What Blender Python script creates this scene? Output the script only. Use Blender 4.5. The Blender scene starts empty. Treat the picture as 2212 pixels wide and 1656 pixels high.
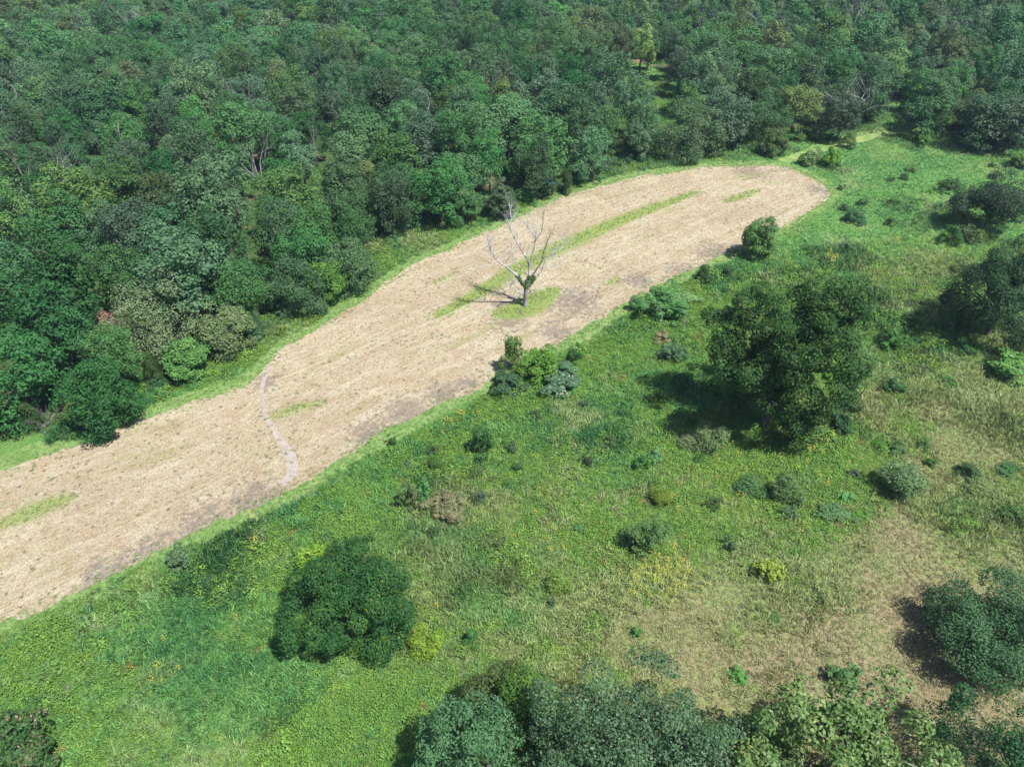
import bpy, math, random
import numpy as np
from mathutils import Vector

# ------------------------------------------------------------------ camera, sky, sun, exposure
SC = bpy.context.scene
CAM_H, PITCH, HFOV = 50.0, math.radians(38.0), math.radians(71.6)
cam_data = bpy.data.cameras.new("camera")
cam = bpy.data.objects.new("camera", cam_data)
SC.collection.objects.link(cam)
cam.location = (0, 0, CAM_H)
cam.rotation_euler = (math.pi / 2 - PITCH, 0, 0)
cam_data.sensor_fit = 'HORIZONTAL'
cam_data.angle = HFOV
cam_data.clip_start, cam_data.clip_end = 0.5, 6000
SC.camera = cam

SUN_EL, SUN_AZ = math.radians(62), math.radians(126)      # azimuth clockwise from +Y
world = bpy.data.worlds.new("World"); SC.world = world; world.use_nodes = True
wn = world.node_tree.nodes; wn.clear()
sky = wn.new('ShaderNodeTexSky'); sky.sky_type = 'NISHITA'; sky.sun_disc = False
sky.sun_elevation, sky.sun_rotation = SUN_EL, SUN_AZ
sky.air_density, sky.dust_density = 1.0, 0.6
bg = wn.new('ShaderNodeBackground'); bg.inputs['Strength'].default_value = 0.095
wo = wn.new('ShaderNodeOutputWorld')
world.node_tree.links.new(sky.outputs[0], bg.inputs['Color'])
world.node_tree.links.new(bg.outputs[0], wo.inputs['Surface'])
sl = bpy.data.lights.new("sun", 'SUN'); sl.energy = 5.0; sl.angle = math.radians(0.53); sl.color = (1.0, 0.985, 0.965)
sun = bpy.data.objects.new("sun", sl); SC.collection.objects.link(sun)
sdir = Vector((math.sin(SUN_AZ) * math.cos(SUN_EL), math.cos(SUN_AZ) * math.cos(SUN_EL), math.sin(SUN_EL)))
sun.rotation_euler = sdir.to_track_quat('Z', 'Y').to_euler(); sun.location = (60, -40, 120)
SC.view_settings.view_transform = 'Standard'; SC.view_settings.look = 'None'
SC.view_settings.exposure = 0.88; SC.view_settings.gamma = 1.0; SC.view_settings.use_curve_mapping = False
SC.render.engine = 'CYCLES'
cy = SC.cycles
cy.use_denoising = True
cy.denoiser = 'OPENIMAGEDENOISE'; cy.denoising_input_passes = 'RGB_ALBEDO_NORMAL'; cy.denoising_prefilter = 'ACCURATE'
cy.max_bounces, cy.diffuse_bounces, cy.glossy_bounces, cy.transmission_bounces = 5, 3, 2, 3
cy.volume_bounces = 0
HAZE = 0.00013
cy.sample_clamp_indirect = 4.0

# ------------------------------------------------------------------ surveying helpers
# the survey sheet is 2212 x 1656 units; G() gives the place on the ground, PJ() the sheet position
FPX = 1106.0 / math.tan(HFOV / 2)
SN, CS = math.sin(PITCH), math.cos(PITCH)
def hgt(x, y):
    return 0.22 * np.sin(x * 0.045 + 1.0) * np.cos(y * 0.038) + 0.12 * np.sin(x * 0.11 + y * 0.07)
def G(px, py, z=0.0):
    u, v = (px - 1106) / FPX, (py - 828) / FPX
    t = (CAM_H - z) / (SN + v * CS)
    return u * t, t * (CS - v * SN)
def PJ(x, y, z=0.0):
    d = y * CS + (CAM_H - z) * SN
    d = np.where(np.abs(d) < 1e-3, 1e-3, d)
    return 1106 + FPX * x / d, 828 + FPX * (-y * SN + (CAM_H - z) * CS) / d
def depth(y, z=0.0):
    return y * CS + (CAM_H - z) * SN
def z_at(py, y):
    v = (py - 828) / FPX
    t = y / (CS - v * SN)
    return CAM_H - t * (SN + v * CS)

RNG = np.random.default_rng(7)
random.seed(7)
def vnoise(x, y, scale, seed):
    """smooth value noise 0..1"""
    r = np.random.default_rng(seed); tab = r.random((64, 64))
    X, Y = np.asarray(x) / scale + 1000, np.asarray(y) / scale + 1000
    i, j = np.floor(X).astype(int), np.floor(Y).astype(int)
    f, g = X - i, Y - j
    f, g = f * f * (3 - 2 * f), g * g * (3 - 2 * g)
    a, b = tab[i % 64, j % 64], tab[(i + 1) % 64, j % 64]
    c, d = tab[i % 64, (j + 1) % 64], tab[(i + 1) % 64, (j + 1) % 64]
    return (a * (1 - f) + b * f) * (1 - g) + (c * (1 - f) + d * f) * g
def fbm(x, y, scale, seed, o=3):
    s = 0; w = 0
    for k in range(o):
        s = s + vnoise(x, y, scale / 2 ** k, seed + k) * 0.55 ** k; w += 0.55 ** k
    return s / w
def sstep(a, b, x):
    t = np.clip((x - a) / (b - a), 0, 1); return t * t * (3 - 2 * t)
def resample(P, step, smooth=3):
    P = np.array(P, float)
    for _ in range(smooth):                                     # corner cutting
        Q = [P[0]]
        for a, b in zip(P[:-1], P[1:]):
            Q += [a * .75 + b * .25, a * .25 + b * .75]
        Q.append(P[-1]); P = np.array(Q)
    L = np.r_[0, np.cumsum(np.linalg.norm(np.diff(P, axis=0), axis=1))]
    s = np.linspace(0, L[-1], max(2, int(L[-1] / step) + 1))
    return np.c_[np.interp(s, L, P[:, 0]), np.interp(s, L, P[:, 1])]
def seg_dist(x, y, P):
    """distance to polyline P, vectorised over points"""
    x, y = np.asarray(x, float), np.asarray(y, float)
    best = np.full(x.shape, 1e9)
    for (ax, ay), (bx, by) in zip(P[:-1], P[1:]):
        dx, dy = bx - ax, by - ay; l2 = dx * dx + dy * dy + 1e-9
        t = np.clip(((x - ax) * dx + (y - ay) * dy) / l2, 0, 1)
        best = np.minimum(best, np.hypot(x - ax - t * dx, y - ay - t * dy))
    return best
def inside(x, y, P):
    x, y = np.asarray(x, float), np.asarray(y, float)
    r = np.zeros(x.shape, bool); n = len(P)
    for i in range(n):
        (ax, ay), (bx, by) = P[i], P[(i + 1) % n]
        if ay == by: continue
        c = (ay > y) != (by > y)
        r ^= c & (x < (bx - ax) * (y - ay) / (by - ay) + ax)
    return r

# ------------------------------------------------------------------ node / material helpers
class NT:
    def __init__(s, name):
        s.m = bpy.data.materials.new(name); s.m.use_nodes = True
        s.t = s.m.node_tree; s.t.nodes.clear()
        s.out = s.n('ShaderNodeOutputMaterial')
    def n(s, kind, **kw):
        d = s.t.nodes.new(kind)
        for k, v in kw.items(): setattr(d, k, v)
        return d
    def put(s, sock, v):
        if isinstance(v, bpy.types.NodeSocket): s.t.links.new(v, sock)
        elif isinstance(v, tuple) and len(v) == 3 and sock.type == 'RGBA': sock.default_value = (*v, 1)
        else: sock.default_value = v
    def mix(s, f, a, b, mode='MIX'):
        d = s.n('ShaderNodeMix', data_type='RGBA', blend_type=mode)
        s.put(d.inputs[0], f); s.put(d.inputs[6], a); s.put(d.inputs[7], b); return d.outputs[2]
    def math(s, op, a, b=0.0, clamp=False):
        d = s.n('ShaderNodeMath', operation=op, use_clamp=clamp)
        s.put(d.inputs[0], a); s.put(d.inputs[1], b); return d.outputs[0]
    def ramp(s, v, a, b, lo=0.0, hi=1.0):
        d = s.n('ShaderNodeMapRange', interpolation_type='SMOOTHSTEP')
        s.put(d.inputs[0], v); s.put(d.inputs[1], a); s.put(d.inputs[2], b); s.put(d.inputs[3], lo); s.put(d.inputs[4], hi)
        return d.outputs[0]
    def attr(s, name, kind='GEOMETRY', out='Fac'):
        return s.n('ShaderNodeAttribute', attribute_name=name, attribute_type=kind).outputs[out]
    def noise(s, vec, scale, detail=3, rough=0.55):
        d = s.n('ShaderNodeTexNoise'); s.put(d.inputs['Scale'], scale); s.put(d.inputs['Detail'], detail); s.put(d.inputs['Roughness'], rough)
        if vec is not None: s.put(d.inputs['Vector'], vec)
        return d.outputs['Fac']
    def pos(s):
        return s.n('ShaderNodeNewGeometry').outputs['Position']
    def scale(s, vec, v):
        d = s.n('ShaderNodeVectorMath', operation='MULTIPLY'); s.put(d.inputs[0], vec); d.inputs[1].default_value = v
        return d.outputs[0]
    def finish(s, col, rough=0.9, spec=0.2, bump=None, bstr=0.5, bdist=0.1, trans=None, tcol=None):
        p = s.n('ShaderNodeBsdfPrincipled')
        s.put(p.inputs['Base Color'], col); s.put(p.inputs['Roughness'], rough); s.put(p.inputs['Specular IOR Level'], spec)
        if bump is not None:
            b = s.n('ShaderNodeBump'); s.put(b.inputs['Height'], bump); b.inputs['Strength'].default_value = bstr
            b.inputs['Distance'].default_value = bdist; s.put(p.inputs['Normal'], b.outputs[0])
        sh = p.outputs[0]
        if trans:
            tr = s.n('ShaderNodeBsdfTranslucent'); s.put(tr.inputs['Color'], tcol if tcol is not None else col)
            mx = s.n('ShaderNodeMixShader'); s.put(mx.inputs[0], trans); s.put(mx.inputs[1], sh); s.put(mx.inputs[2], tr.outputs[0])
            sh = mx.outputs[0]
        s.t.links.new(sh, s.out.inputs['Surface'])
        return s.m

def leaf_mat(name, c1, c2, c3=None, vary=0.30, hue=0.018, rough=0.6, spec=0.18, trans=0.30):
    t = NT(name)
    lv = t.attr('lv')
    col = t.mix(lv, c1, c2)
    if c3: col = t.mix(t.ramp(t.attr('lw'), 0.86, 0.95), col, c3)
    rnd = t.n('ShaderNodeObjectInfo').outputs['Random']
    h = t.n('ShaderNodeHueSaturation')
    t.put(h.inputs['Hue'], t.ramp(rnd, 0, 1, 0.5 - hue, 0.5 + hue))
    r2 = t.math('FRACT', t.math('MULTIPLY', rnd, 17.31))
    t.put(h.inputs['Value'], t.ramp(r2, 0, 1, 1 - vary, 1 + vary))
    r3 = t.math('FRACT', t.math('MULTIPLY', rnd, 91.7))
    t.put(h.inputs['Saturation'], t.ramp(r3, 0, 1, 0.8, 1.1))
    t.put(h.inputs['Color'], col)
    return t.finish(h.outputs[0], rough, spec, trans=trans)

M = {}
M['oak_dark'] = leaf_mat('oak_dark', (0.030, 0.096, 0.030), (0.068, 0.162, 0.052))
M['oak_mid'] = leaf_mat('oak_mid', (0.048, 0.126, 0.040), (0.099, 0.205, 0.069))
M['oak_grey'] = leaf_mat('oak_grey', (0.050, 0.114, 0.046), (0.095, 0.182, 0.079))
M['oak_olive'] = leaf_mat('oak_olive', (0.059, 0.113, 0.031), (0.121, 0.188, 0.054))
M['oak_bright'] = leaf_mat('oak_bright', (0.054, 0.139, 0.043), (0.120, 0.233, 0.069))
M['pale'] = leaf_mat('pale_leaf', (0.106, 0.169, 0.069), (0.206, 0.269, 0.119), vary=.06, hue=.006)
M['fresh'] = leaf_mat('fresh_leaf', (.070, .165, .028), (.170, .280, .060), vary=.08, hue=.006)
M['lime'] = leaf_mat('lime_leaf', (0.156, 0.270, 0.027), (0.329, 0.434, 0.062))
M['big_oak'] = leaf_mat('big_oak', (.045, .100, .042), (.112, .190, .082), (.17, .22, .13), vary=.06, hue=.004, rough=.5, spec=.3)
M['sun_oak'] = leaf_mat('sun_oak', (.055, .140, .018), (.150, .265, .042), (.26, .25, .06), vary=.06, hue=.004, rough=.5, spec=.3)
M['sunlit'] = leaf_mat('sunlit', (.035, .100, .022), (.120, .200, .040), (.24, .26, .08), vary=.05, hue=.004)
M['round'] = leaf_mat('round_leaf', (0.020, 0.076, 0.023), (0.055, 0.131, 0.033), (0.174, 0.244, 0.027), vary=.05, hue=.004)
M['pecan'] = leaf_mat('pecan_leaf', (0.020, 0.062, 0.016), (0.051, 0.109, 0.026), vary=.05, hue=.004)
M['dark_oak'] = leaf_mat('dark_oak', (.020, .055, .024), (.052, .098, .042), vary=.05, hue=.004)
M['cedar'] = leaf_mat('cedar_leaf', (0.033, 0.087, 0.030), (0.078, 0.143, 0.039), vary=.2)
M['cedar_olive'] = leaf_mat('cedar_olive', (0.090, 0.143, 0.024), (0.180, 0.240, 0.045), vary=.15)
M['bluegreen'] = leaf_mat('bluegreen_leaf', (0.042, 0.110, 0.030), (0.089, 0.173, 0.050), vary=.2)
M['greygreen'] = leaf_mat('greygreen_leaf', (0.052, 0.097, 0.035), (0.098, 0.145, 0.057), vary=.15)
M['willow'] = leaf_mat('willow_leaf', (0.063, 0.151, 0.033), (0.144, 0.253, 0.065), vary=.1)
M['shrub'] = leaf_mat('shrub_leaf', (0.058, 0.172, 0.036), (0.140, 0.288, 0.066), vary=.25)
M['rust'] = leaf_mat('rust_leaf', (.12, .15, .05), (.24, .225, .09), (.30, .17, .08), vary=.1)
M['pink'] = leaf_mat('pink_leaf', (.045, .105, .035), (.095, .140, .055), (.30, .18, .16), vary=.05)
M['ivy'] = leaf_mat('ivy_leaf', (0.030, 0.093, 0.018), (0.090, 0.180, 0.033), vary=.05)
M['milky'] = leaf_mat('milky_leaf', (0.051, 0.119, 0.051), (0.136, 0.212, 0.111), (0.527, 0.527, 0.383), vary=.05)

def bark_mat(name, a, b, sc=6):
    t = NT(name); p = t.pos()
    f = t.noise(t.scale(p, (1, 1, .25)), sc, 4, .6)
    return t.finish(t.mix(t.ramp(f, .35, .68), a, b), .9, .15, bump=f, bstr=.6, bdist=.05)
M['bark'] = bark_mat('bark', (.055, .045, .038), (.13, .11, .095))
M['bark_pale'] = bark_mat('bark_pale', (.16, .145, .13), (.30, .28, .26))
M['dead'] = bark_mat('dead_wood', (.25, .235, .225), (.56, .54, .52), 3)
M['dead_dark'] = bark_mat('dead_wood_dark', (.14, .125, .12), (.30, .275, .265), 4)
M['dead_red'] = bark_mat('bare_red_wood', (.20, .09, .06), (.34, .18, .12), 4)

def tuft_mat(name, trans=.25, spec=.2):
    t = NT(name)
    tint = t.attr('tint', 'INSTANCER', 'Color')
    lv = t.attr('lv')
    g = t.ramp(lv, 0, 1, .62, 1.35)
    v = t.n('ShaderNodeVectorMath', operation='SCALE'); t.put(v.inputs[0], tint); t.put(v.inputs['Scale'], g)
    return t.finish(v.outputs[0], .6, spec, trans=trans)
M['tuft'] = tuft_mat('tuft')
def flower_mat():
    t = NT('goldenrod_flower')
    return t.finish(t.mix(t.attr('lv'), (.27, .28, .045), (.40, .37, .07)), .7, .2, trans=.2)
M['gold'] = flower_mat()

# ------------------------------------------------------------------ mesh helpers
COL = SC.collection
def mesh_np(name, V, F, mat=None, lv=None, lw=None, mats=None, mi=None):
    """V (n,3); F list of (k,3) / (k,4) arrays"""
    me = bpy.data.meshes.new(name)
    V = np.ascontiguousarray(V, dtype=np.float32)
    F = [np.ascontiguousarray(f, dtype=np.int32) for f in F if len(f)]
    me.vertices.add(len(V)); me.vertices.foreach_set('co', V.ravel())
    loops = np.concatenate([f.ravel() for f in F]); tot = np.concatenate([np.full(len(f), f.shape[1], np.int32) for f in F])
    st = np.r_[0, np.cumsum(tot)[:-1]].astype(np.int32)
    me.loops.add(len(loops)); me.loops.foreach_set('vertex_index', loops)
    me.polygons.add(len(tot)); me.polygons.foreach_set('loop_start', st); me.polygons.foreach_set('loop_total', tot)
    for nm, a in (('lv', lv), ('lw', lw)):
        if a is not None:
            at = me.attributes.new(nm, 'FLOAT', 'POINT'); at.data.foreach_set('value', np.ascontiguousarray(a, dtype=np.float32))
    for m in (mats or ([mat] if mat else [])): me.materials.append(m)
    if mi is not None: me.polygons.foreach_set('material_index', np.ascontiguousarray(mi, dtype=np.int32))
    me.update(calc_edges=True); me.validate()
    return me
def add_attr(me, name, a):
    at = me.attributes.new(name, 'FLOAT', 'POINT'); at.data.foreach_set('value', np.ascontiguousarray(a, dtype=np.float32))
def obj(name, me, parent=None):
    o = bpy.data.objects.new(name, me); COL.objects.link(o); o.parent = parent; return o
def tag(o, label=None, cat=None, group=None, kind=None):
    for k, v in (('label', label), ('category', cat), ('group', group), ('kind', kind)):
        if v: o[k] = v
    return o
def empty(name, loc, rz=0, s=(1, 1, 1)):
    o = bpy.data.objects.new(name, None); COL.objects.link(o)
    o.empty_display_size = .3; o.location = loc; o.rotation_euler = (0, 0, rz); o.scale = s if isinstance(s, tuple) else (s, s, s)
    return o
def norm(a):
    return a / (np.linalg.norm(a, axis=-1, keepdims=True) + 1e-9)

class Tubes:
    def __init__(s): s.V, s.F, s.n = [], [], 0
    def add(s, P, R, k=5):
        P = np.asarray(P, float); R = np.asarray(R, float); m = len(P)
        T = norm(np.gradient(P, axis=0))
        ref = np.where(np.abs(T[:, 2:3]) > .9, np.array([[1., 0, 0]]), np.array([[0, 0, 1.]]))
        A = norm(np.cross(T, ref)); B = np.cross(T, A)
        an = np.arange(k) * 2 * math.pi / k
        ring = P[:, None] + R[:, None, None] * (np.cos(an)[None, :, None] * A[:, None] + np.sin(an)[None, :, None] * B[:, None])
        s.V.append(ring.reshape(-1, 3))
        i = np.arange(m - 1)[:, None] * k; j = np.arange(k)[None]; j2 = (j + 1) % k
        q = np.stack([i + j, i + j2, i + k + j2, i + k + j], -1).reshape(-1, 4) + s.n
        s.F.append(q); s.n += m * k
    def mesh(s, name, mat):
        return mesh_np(name, np.concatenate(s.V), [np.concatenate(s.F)], mat)

def leaves(rng, C, N, size, aspect=.55, jit=.35):
    """kite shaped leaf faces at C facing N"""
    n = len(C); N = norm(N)
    r = norm(rng.normal(size=(n, 3))); A = norm(np.cross(N, r)); B = np.cross(N, A)
    L = size * (1 + jit * rng.uniform(-1, 1, (n, 1))); W = L * aspect
    V = np.stack([C - A * L * .5, C + B * W * .5 + A * L * .05 + N * L * .06, C + A * L * .5, C - B * W * .5 + A * L * .05 + N * L * .06], 1)
    return V.reshape(-1, 3), np.arange(n * 4).reshape(-1, 4)

def bent(rng, a, b, n=5, sag=.12):
    a, b = np.asarray(a, float), np.asarray(b, float); t = np.linspace(0, 1, n)[:, None]
    L = np.linalg.norm(b - a)
    return a + (b - a) * t + np.sin(t * math.pi) * rng.normal(size=3) * L * sag + np.r_[0, 0, 1] * np.sin(t * math.pi) * L * .06

def make_tree(rng, R, H, zb, nclump, per, leaf, cr, matname, bark='bark', flat=.78, nr=.44, gap=.0, skirt=-.55, lumps=.22,
              inner=.18, aspect=.6, trunk_r=None, top=1.0, limbs=16, name='tree', cone=0.0, lobes=0, sprig=.05):
    """returns crown mesh, trunk mesh (trunk and limbs)"""
    a = (H - zb) / 2; zc = zb + a
    nl = lobes or max(6, int(nclump / 8)); g = np.arange(nl * 2) + .5
    ph = np.arccos(1 - 2 * g / (nl * 2)); th = math.pi * (1 + 5 ** .5) * g + rng.random() * 6
    Q = norm(np.c_[np.cos(th) * np.sin(ph), np.sin(th) * np.sin(ph), np.cos(ph)] + rng.normal(size=(nl * 2, 3)) * .22)
    Q = Q[Q[:, 2] > skirt]; Q = Q[rng.permutation(len(Q))[:nl]]
    fq = .66 + lumps * rng.uniform(-.75, .55, len(Q)); rq = .36 * (16 / nl) ** .33 * rng.uniform(.75, 1.25, len(Q))
    C, D = [], []
    for q, f, r in zip(Q, fq, rq):                              # billowing lobes, each a cluster of leaf clumps
        o = norm(q + np.array([0, 0, .45])); m = max(2, int(nclump * (1 - inner) / len(Q) * rng.uniform(.75, 1.25)))
        e = norm(rng.normal(size=(m * 3, 3))); e = e[(e @ o) > -.25][:m]
        C.append((q * f + e * r * rng.uniform(.75, 1.0, (len(e), 1))) * np.array([R, R, a])); D.append(norm(e * .8 + q * .5))
    e = norm(rng.normal(size=(int(nclump * inner) + 1, 3))); C.append(e * rng.uniform(.1, .5, (len(e), 1)) * np.array([R, R, a])); D.append(e)
    C, D = np.concatenate(C), np.concatenate(D); C = C + np.array([0, 0, zc])
    if cone:
        k = 1 - cone * np.clip((C[:, 2] - zb) / (H - zb), 0, 1); C[:, :2] *= k[:, None]
    rm = np.percentile(np.hypot(C[:, 0], C[:, 1]), 94) + cr * .7; C[:, :2] *= R / rm      # true width and height
    C[:, 2] = zb + (C[:, 2] - C[:, 2].min()) * (H - zb - cr * .7) / (C[:, 2].max() - C[:, 2].min() + 1e-6)
    spr = rng.random(len(C)) < sprig; C[spr, :2] *= rng.uniform(1.12, 1.3, (spr.sum(), 1)); C[spr, 2] += rng.uniform(0, .08, spr.sum()) * H
    C[:, 2] = np.maximum(C[:, 2], cr * .35)
    keep = rng.random(len(C)) >= gap; C, D = C[keep], D[keep]
    Vs, Fs, lvs, lws = [], [], [], []; nv = 0
    for c, d in zip(C, D):
        r = cr * rng.uniform(.7, 1.3); n = int(per * rng.uniform(.7, 1.3))
        dd = norm(rng.normal(size=(int(n * 1.8), 3)))
        o = norm(d * np.array([1, 1, .8]) + np.array([0, 0, .55]))
        dd = dd[(dd @ o) > -.35 + .25 * rng.normal(size=len(dd))][:n]
        rr = rng.uniform(.55, 1.08, (len(dd), 1)) ** .6
        P = c + dd * rr * r * np.array([1, 1, flat])
        N = dd * .9 + np.array([0, 0, .50]) + rng.normal(size=dd.shape) * nr
        P[:, 2] = np.maximum(P[:, 2], .04)
        V, F = leaves(rng, P, N, leaf, aspect)
        Vs.append(V); Fs.append(F + nv); nv += len(V)
        b = rng.random()
        lv = np.clip(.5 * b + .5 * rng.random(len(P)) + .0, 0, 1)
        lvs.append(np.repeat(lv, 4)); lws.append(np.repeat(np.clip(rng.random(len(P)) * .8 + .2 * b, 0, 1), 4))
    crown = mesh_np(name + '_crown', np.concatenate(Vs), [np.concatenate(Fs)], M[matname], np.concatenate(lvs), np.concatenate(lws))
    T = Tubes(); tr = trunk_r or .035 * H * .62
    fork = zb + (H - zb) * .22
    tp = np.array([[0, 0, -.15], [0, 0, .25], [rng.normal() * .1, rng.normal() * .1, fork * .5 + .1], [rng.normal() * .18, rng.normal() * .18, fork + .2]])
    T.add(tp, [tr * 1.5, tr * 1.1, tr * .9, tr * .72], 7)
    tops = C[rng.permutation(len(C))[:limbs]]
    for c in tops:
        s = tp[-1] * np.array([1, 1, rng.uniform(.75, 1.0)])
        T.add(bent(rng, s, s + (c - s) * .96, 6), np.linspace(tr * .42, tr * .07, 6), 4)
    trunk = T.mesh(name + '_trunk', M[bark])
    return crown, trunk

def put_tree(name, meshes, loc, rz=0, s=1.0, label=None, cat='tree', group=None, mat=None, parts=('crown', 'trunk')):
    x, y = loc[0], loc[1]
    root = empty(name, (x, y, float(hgt(x, y))), rz, s)
    tag(root, label, cat, group)
    for nm, me in zip(parts, meshes):
        o = obj(nm, me, root)
        if mat and nm in ('crown', 'foliage'):
            o.material_slots[0].link = 'OBJECT'; o.material_slots[0].material = M[mat]
    return root

def grow(rng, T, p, d, L, r, lev, k=4, up=.25, spread=.75, kids=(3, 4)):
    n = 5; P = [np.array(p, float)]; d = norm(np.array(d, float))
    for i in range(n):
        d = norm(d + rng.normal(size=3) * .16 + np.array([0, 0, up * .12])); P.append(P[-1] + d * L / n)
    r1 = r * .45
    T.add(P, np.linspace(r, r1, n + 1), k if lev > 1 else 3)
    if lev > 0:
        for _ in range(rng.integers(kids[0], kids[1] + 1)):
            i = rng.integers(2, n + 1); dd = norm(d + rng.normal(size=3) * spread + np.array([0, 0, up]))
            grow(rng, T, P[i], dd, L * rng.uniform(.5, .75), r1 * rng.uniform(.6, .95), lev - 1, k, up, spread, kids)
def make_bare(rng, H, matname, lev=4, name='bare', r=None, up=.3, spread=.75, kids=(3, 4), fork=.35):
    T = Tubes(); r = r or H * .018
    P = np.array([[0, 0, -.2], [0, 0, H * fork * .5], [rng.normal() * .15, rng.normal() * .15, H * fork]])
    T.add(P, [r * 1.3, r, r * .85], 6)
    tm = T.mesh(name + '_trunk', M[matname])
    B = Tubes()
    for i in range(5):
        a = i * 2 * math.pi / 5 + rng.random()
        grow(rng, B, P[-1] * np.array([1, 1, rng.uniform(.75, 1)]), (math.cos(a) * .7, math.sin(a) * .7, rng.uniform(.5, 1.2)), H * .38, r * .6, lev - 1, 4, up, spread, kids)
    return B.mesh(name + '_branches', M[matname]), tm

# ------------------------------------------------------------------ outline of the mown strip
UP = [(0, 1015), (150, 965), (300, 915), (420, 870), (525, 838), (572, 802), (600, 758), (680, 715), (760, 665), (830, 610), (900, 562), (980, 530),
      (1060, 495), (1130, 465), (1200, 432), (1270, 408), (1360, 385), (1450, 370), (1550, 360), (1650, 357), (1710, 364), (1748, 382), (1780, 403)]
TIP = (1794, 420)
LO = [(0, 1338), (150, 1280), (300, 1205), (420, 1150), (540, 1092), (650, 1042), (750, 985), (850, 925), (960, 870), (1060, 815), (1150, 764), (1220, 735),
      (1270, 705), (1330, 665), (1400, 627), (1500, 577), (1600, 530), (1690, 488), (1740, 465), (1780, 440)]
upw = resample([(-105, 15)] + [G(*p) for p in UP] + [G(*TIP)], .6)
low = resample([(-95, -7)] + [G(*p) for p in LO] + [G(*TIP)], .6)
outline = np.concatenate([upw, low[::-1][1:]])                 # left end of upper side -> tip -> left end of lower side
NF, NA = 300, 36
def resn(P, n):
    L = np.r_[0, np.cumsum(np.linalg.norm(np.diff(P, axis=0), axis=1))]; s = np.linspace(0, L[-1], n)
    return np.c_[np.interp(s, L, P[:, 0]), np.interp(s, L, P[:, 1])], s
U_, us = resn(upw, NF); L_, ls = resn(low, NF)
fx, fy = [], []
uv = np.zeros((NF * NA, 2))
tt = np.linspace(0, 1, NA)
GX = L_[:, None, 0] * (1 - tt) + U_[:, None, 0] * tt
GY = L_[:, None, 1] * (1 - tt) + U_[:, None, 1] * tt
wv = (vnoise(GX, GY, 3.5, 91) - .5) * 1.5 + (vnoise(GX, GY, .9, 92) - .5) * .9
edge = (np.minimum(tt, 1 - tt) < .002)[None]
dirx, diry = U_[:, 0] - L_[:, 0], U_[:, 1] - L_[:, 1]; dl = np.hypot(dirx, diry) + 1e-6
GX = GX + np.where(edge, wv * (dirx / dl)[:, None], 0); GY = GY + np.where(edge, wv * (diry / dl)[:, None], 0)
fx, fy = GX.ravel(), GY.ravel()
FV = np.c_[fx, fy, hgt(fx, fy) + .035]
i = np.arange(NF - 1)[:, None] * NA; j = np.arange(NA - 1)[None]
FF = np.stack([i + j, i + NA + j, i + NA + j + 1, i + j + 1], -1).reshape(-1, 4)
streaks = [([(945, 678), (1050, 620), (1150, 560), (1250, 515), (1350, 470), (1430, 440), (1505, 414)], 1.1, 1.0),
           ([(1570, 434), (1600, 424), (1635, 412)], .8, .8), ([(582, 905), (630, 888), (700, 868)], .7, .7),
           ([(0, 1132), (70, 1102), (150, 1073)], .9, .8), ([(1312, 612), (1335, 602)], .6, .8), ([(940, 608), (985, 588)], .5, .6),
           ([(1078, 674), (1130, 666), (1165, 645), (1198, 624)], 1.25, 1.3), ([(1590, 385), (1650, 378)], 1.4, .45), ([(1640, 400), (1690, 396)], .5, .5),
           ([(1360, 520), (1440, 488)], .9, .4), ([(660, 780), (690, 768)], .4, .6), ([(250, 995), (380, 985)], 1.0, .35), ([(1230, 590), (1300, 570)], 1.2, .35),
           ([(1050, 700), (1120, 690)], 1.0, .3), ([(60, 1240), (160, 1205)], 1.2, .35), ([(860, 770), (960, 745)], 1.6, .3), ([(480, 965), (600, 985)], 1.0, .3)]
fg = np.zeros(len(fx))
for P, w, s in streaks:
    Q = resample([G(*p) for p in P], .5, 2); wi = w * (.30 + 1.15 * np.sin(np.linspace(.12, 1, len(Q)) * math.pi * .93))
    rat = np.full(len(fx), 9.0)
    for (qx, qy), wq in zip(Q, wi): rat = np.minimum(rat, np.hypot(fx - qx, fy - qy) / wq)
    fg = np.maximum(fg, s * (1 - sstep(.3, 2.0, rat)))
bare = np.zeros(len(fx))
for (px, py), w in (((450, 1135), 4), ((560, 1085), 4), ((330, 1190), 3), ((960, 848), 3), ((880, 890), 4), ((800, 935), 3), ((1010, 825), 2), ((1550, 545), 4), ((1240, 650), 5), ((1470, 580), 3), ((1100, 690), 3), ((1770, 412), 3), ((230, 1235), 3),
                    ((570, 830), 2), ((1620, 375), 4), ((1380, 605), 3), ((1200, 715), 3)):
    gx, gy = G(px, py); bare = np.maximum(bare, np.exp(-((fx - gx) ** 2 + (fy - gy) ** 2) / w ** 2))
ALONG = (us[:, None] * tt + ls[:, None] * (1 - tt)).ravel(); ACROSS = (np.hypot(U_[:, 0] - L_[:, 0], U_[:, 1] - L_[:, 1])[:, None] * tt).ravel()
FRAC = np.broadcast_to(tt, (NF, NA)).ravel()

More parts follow.
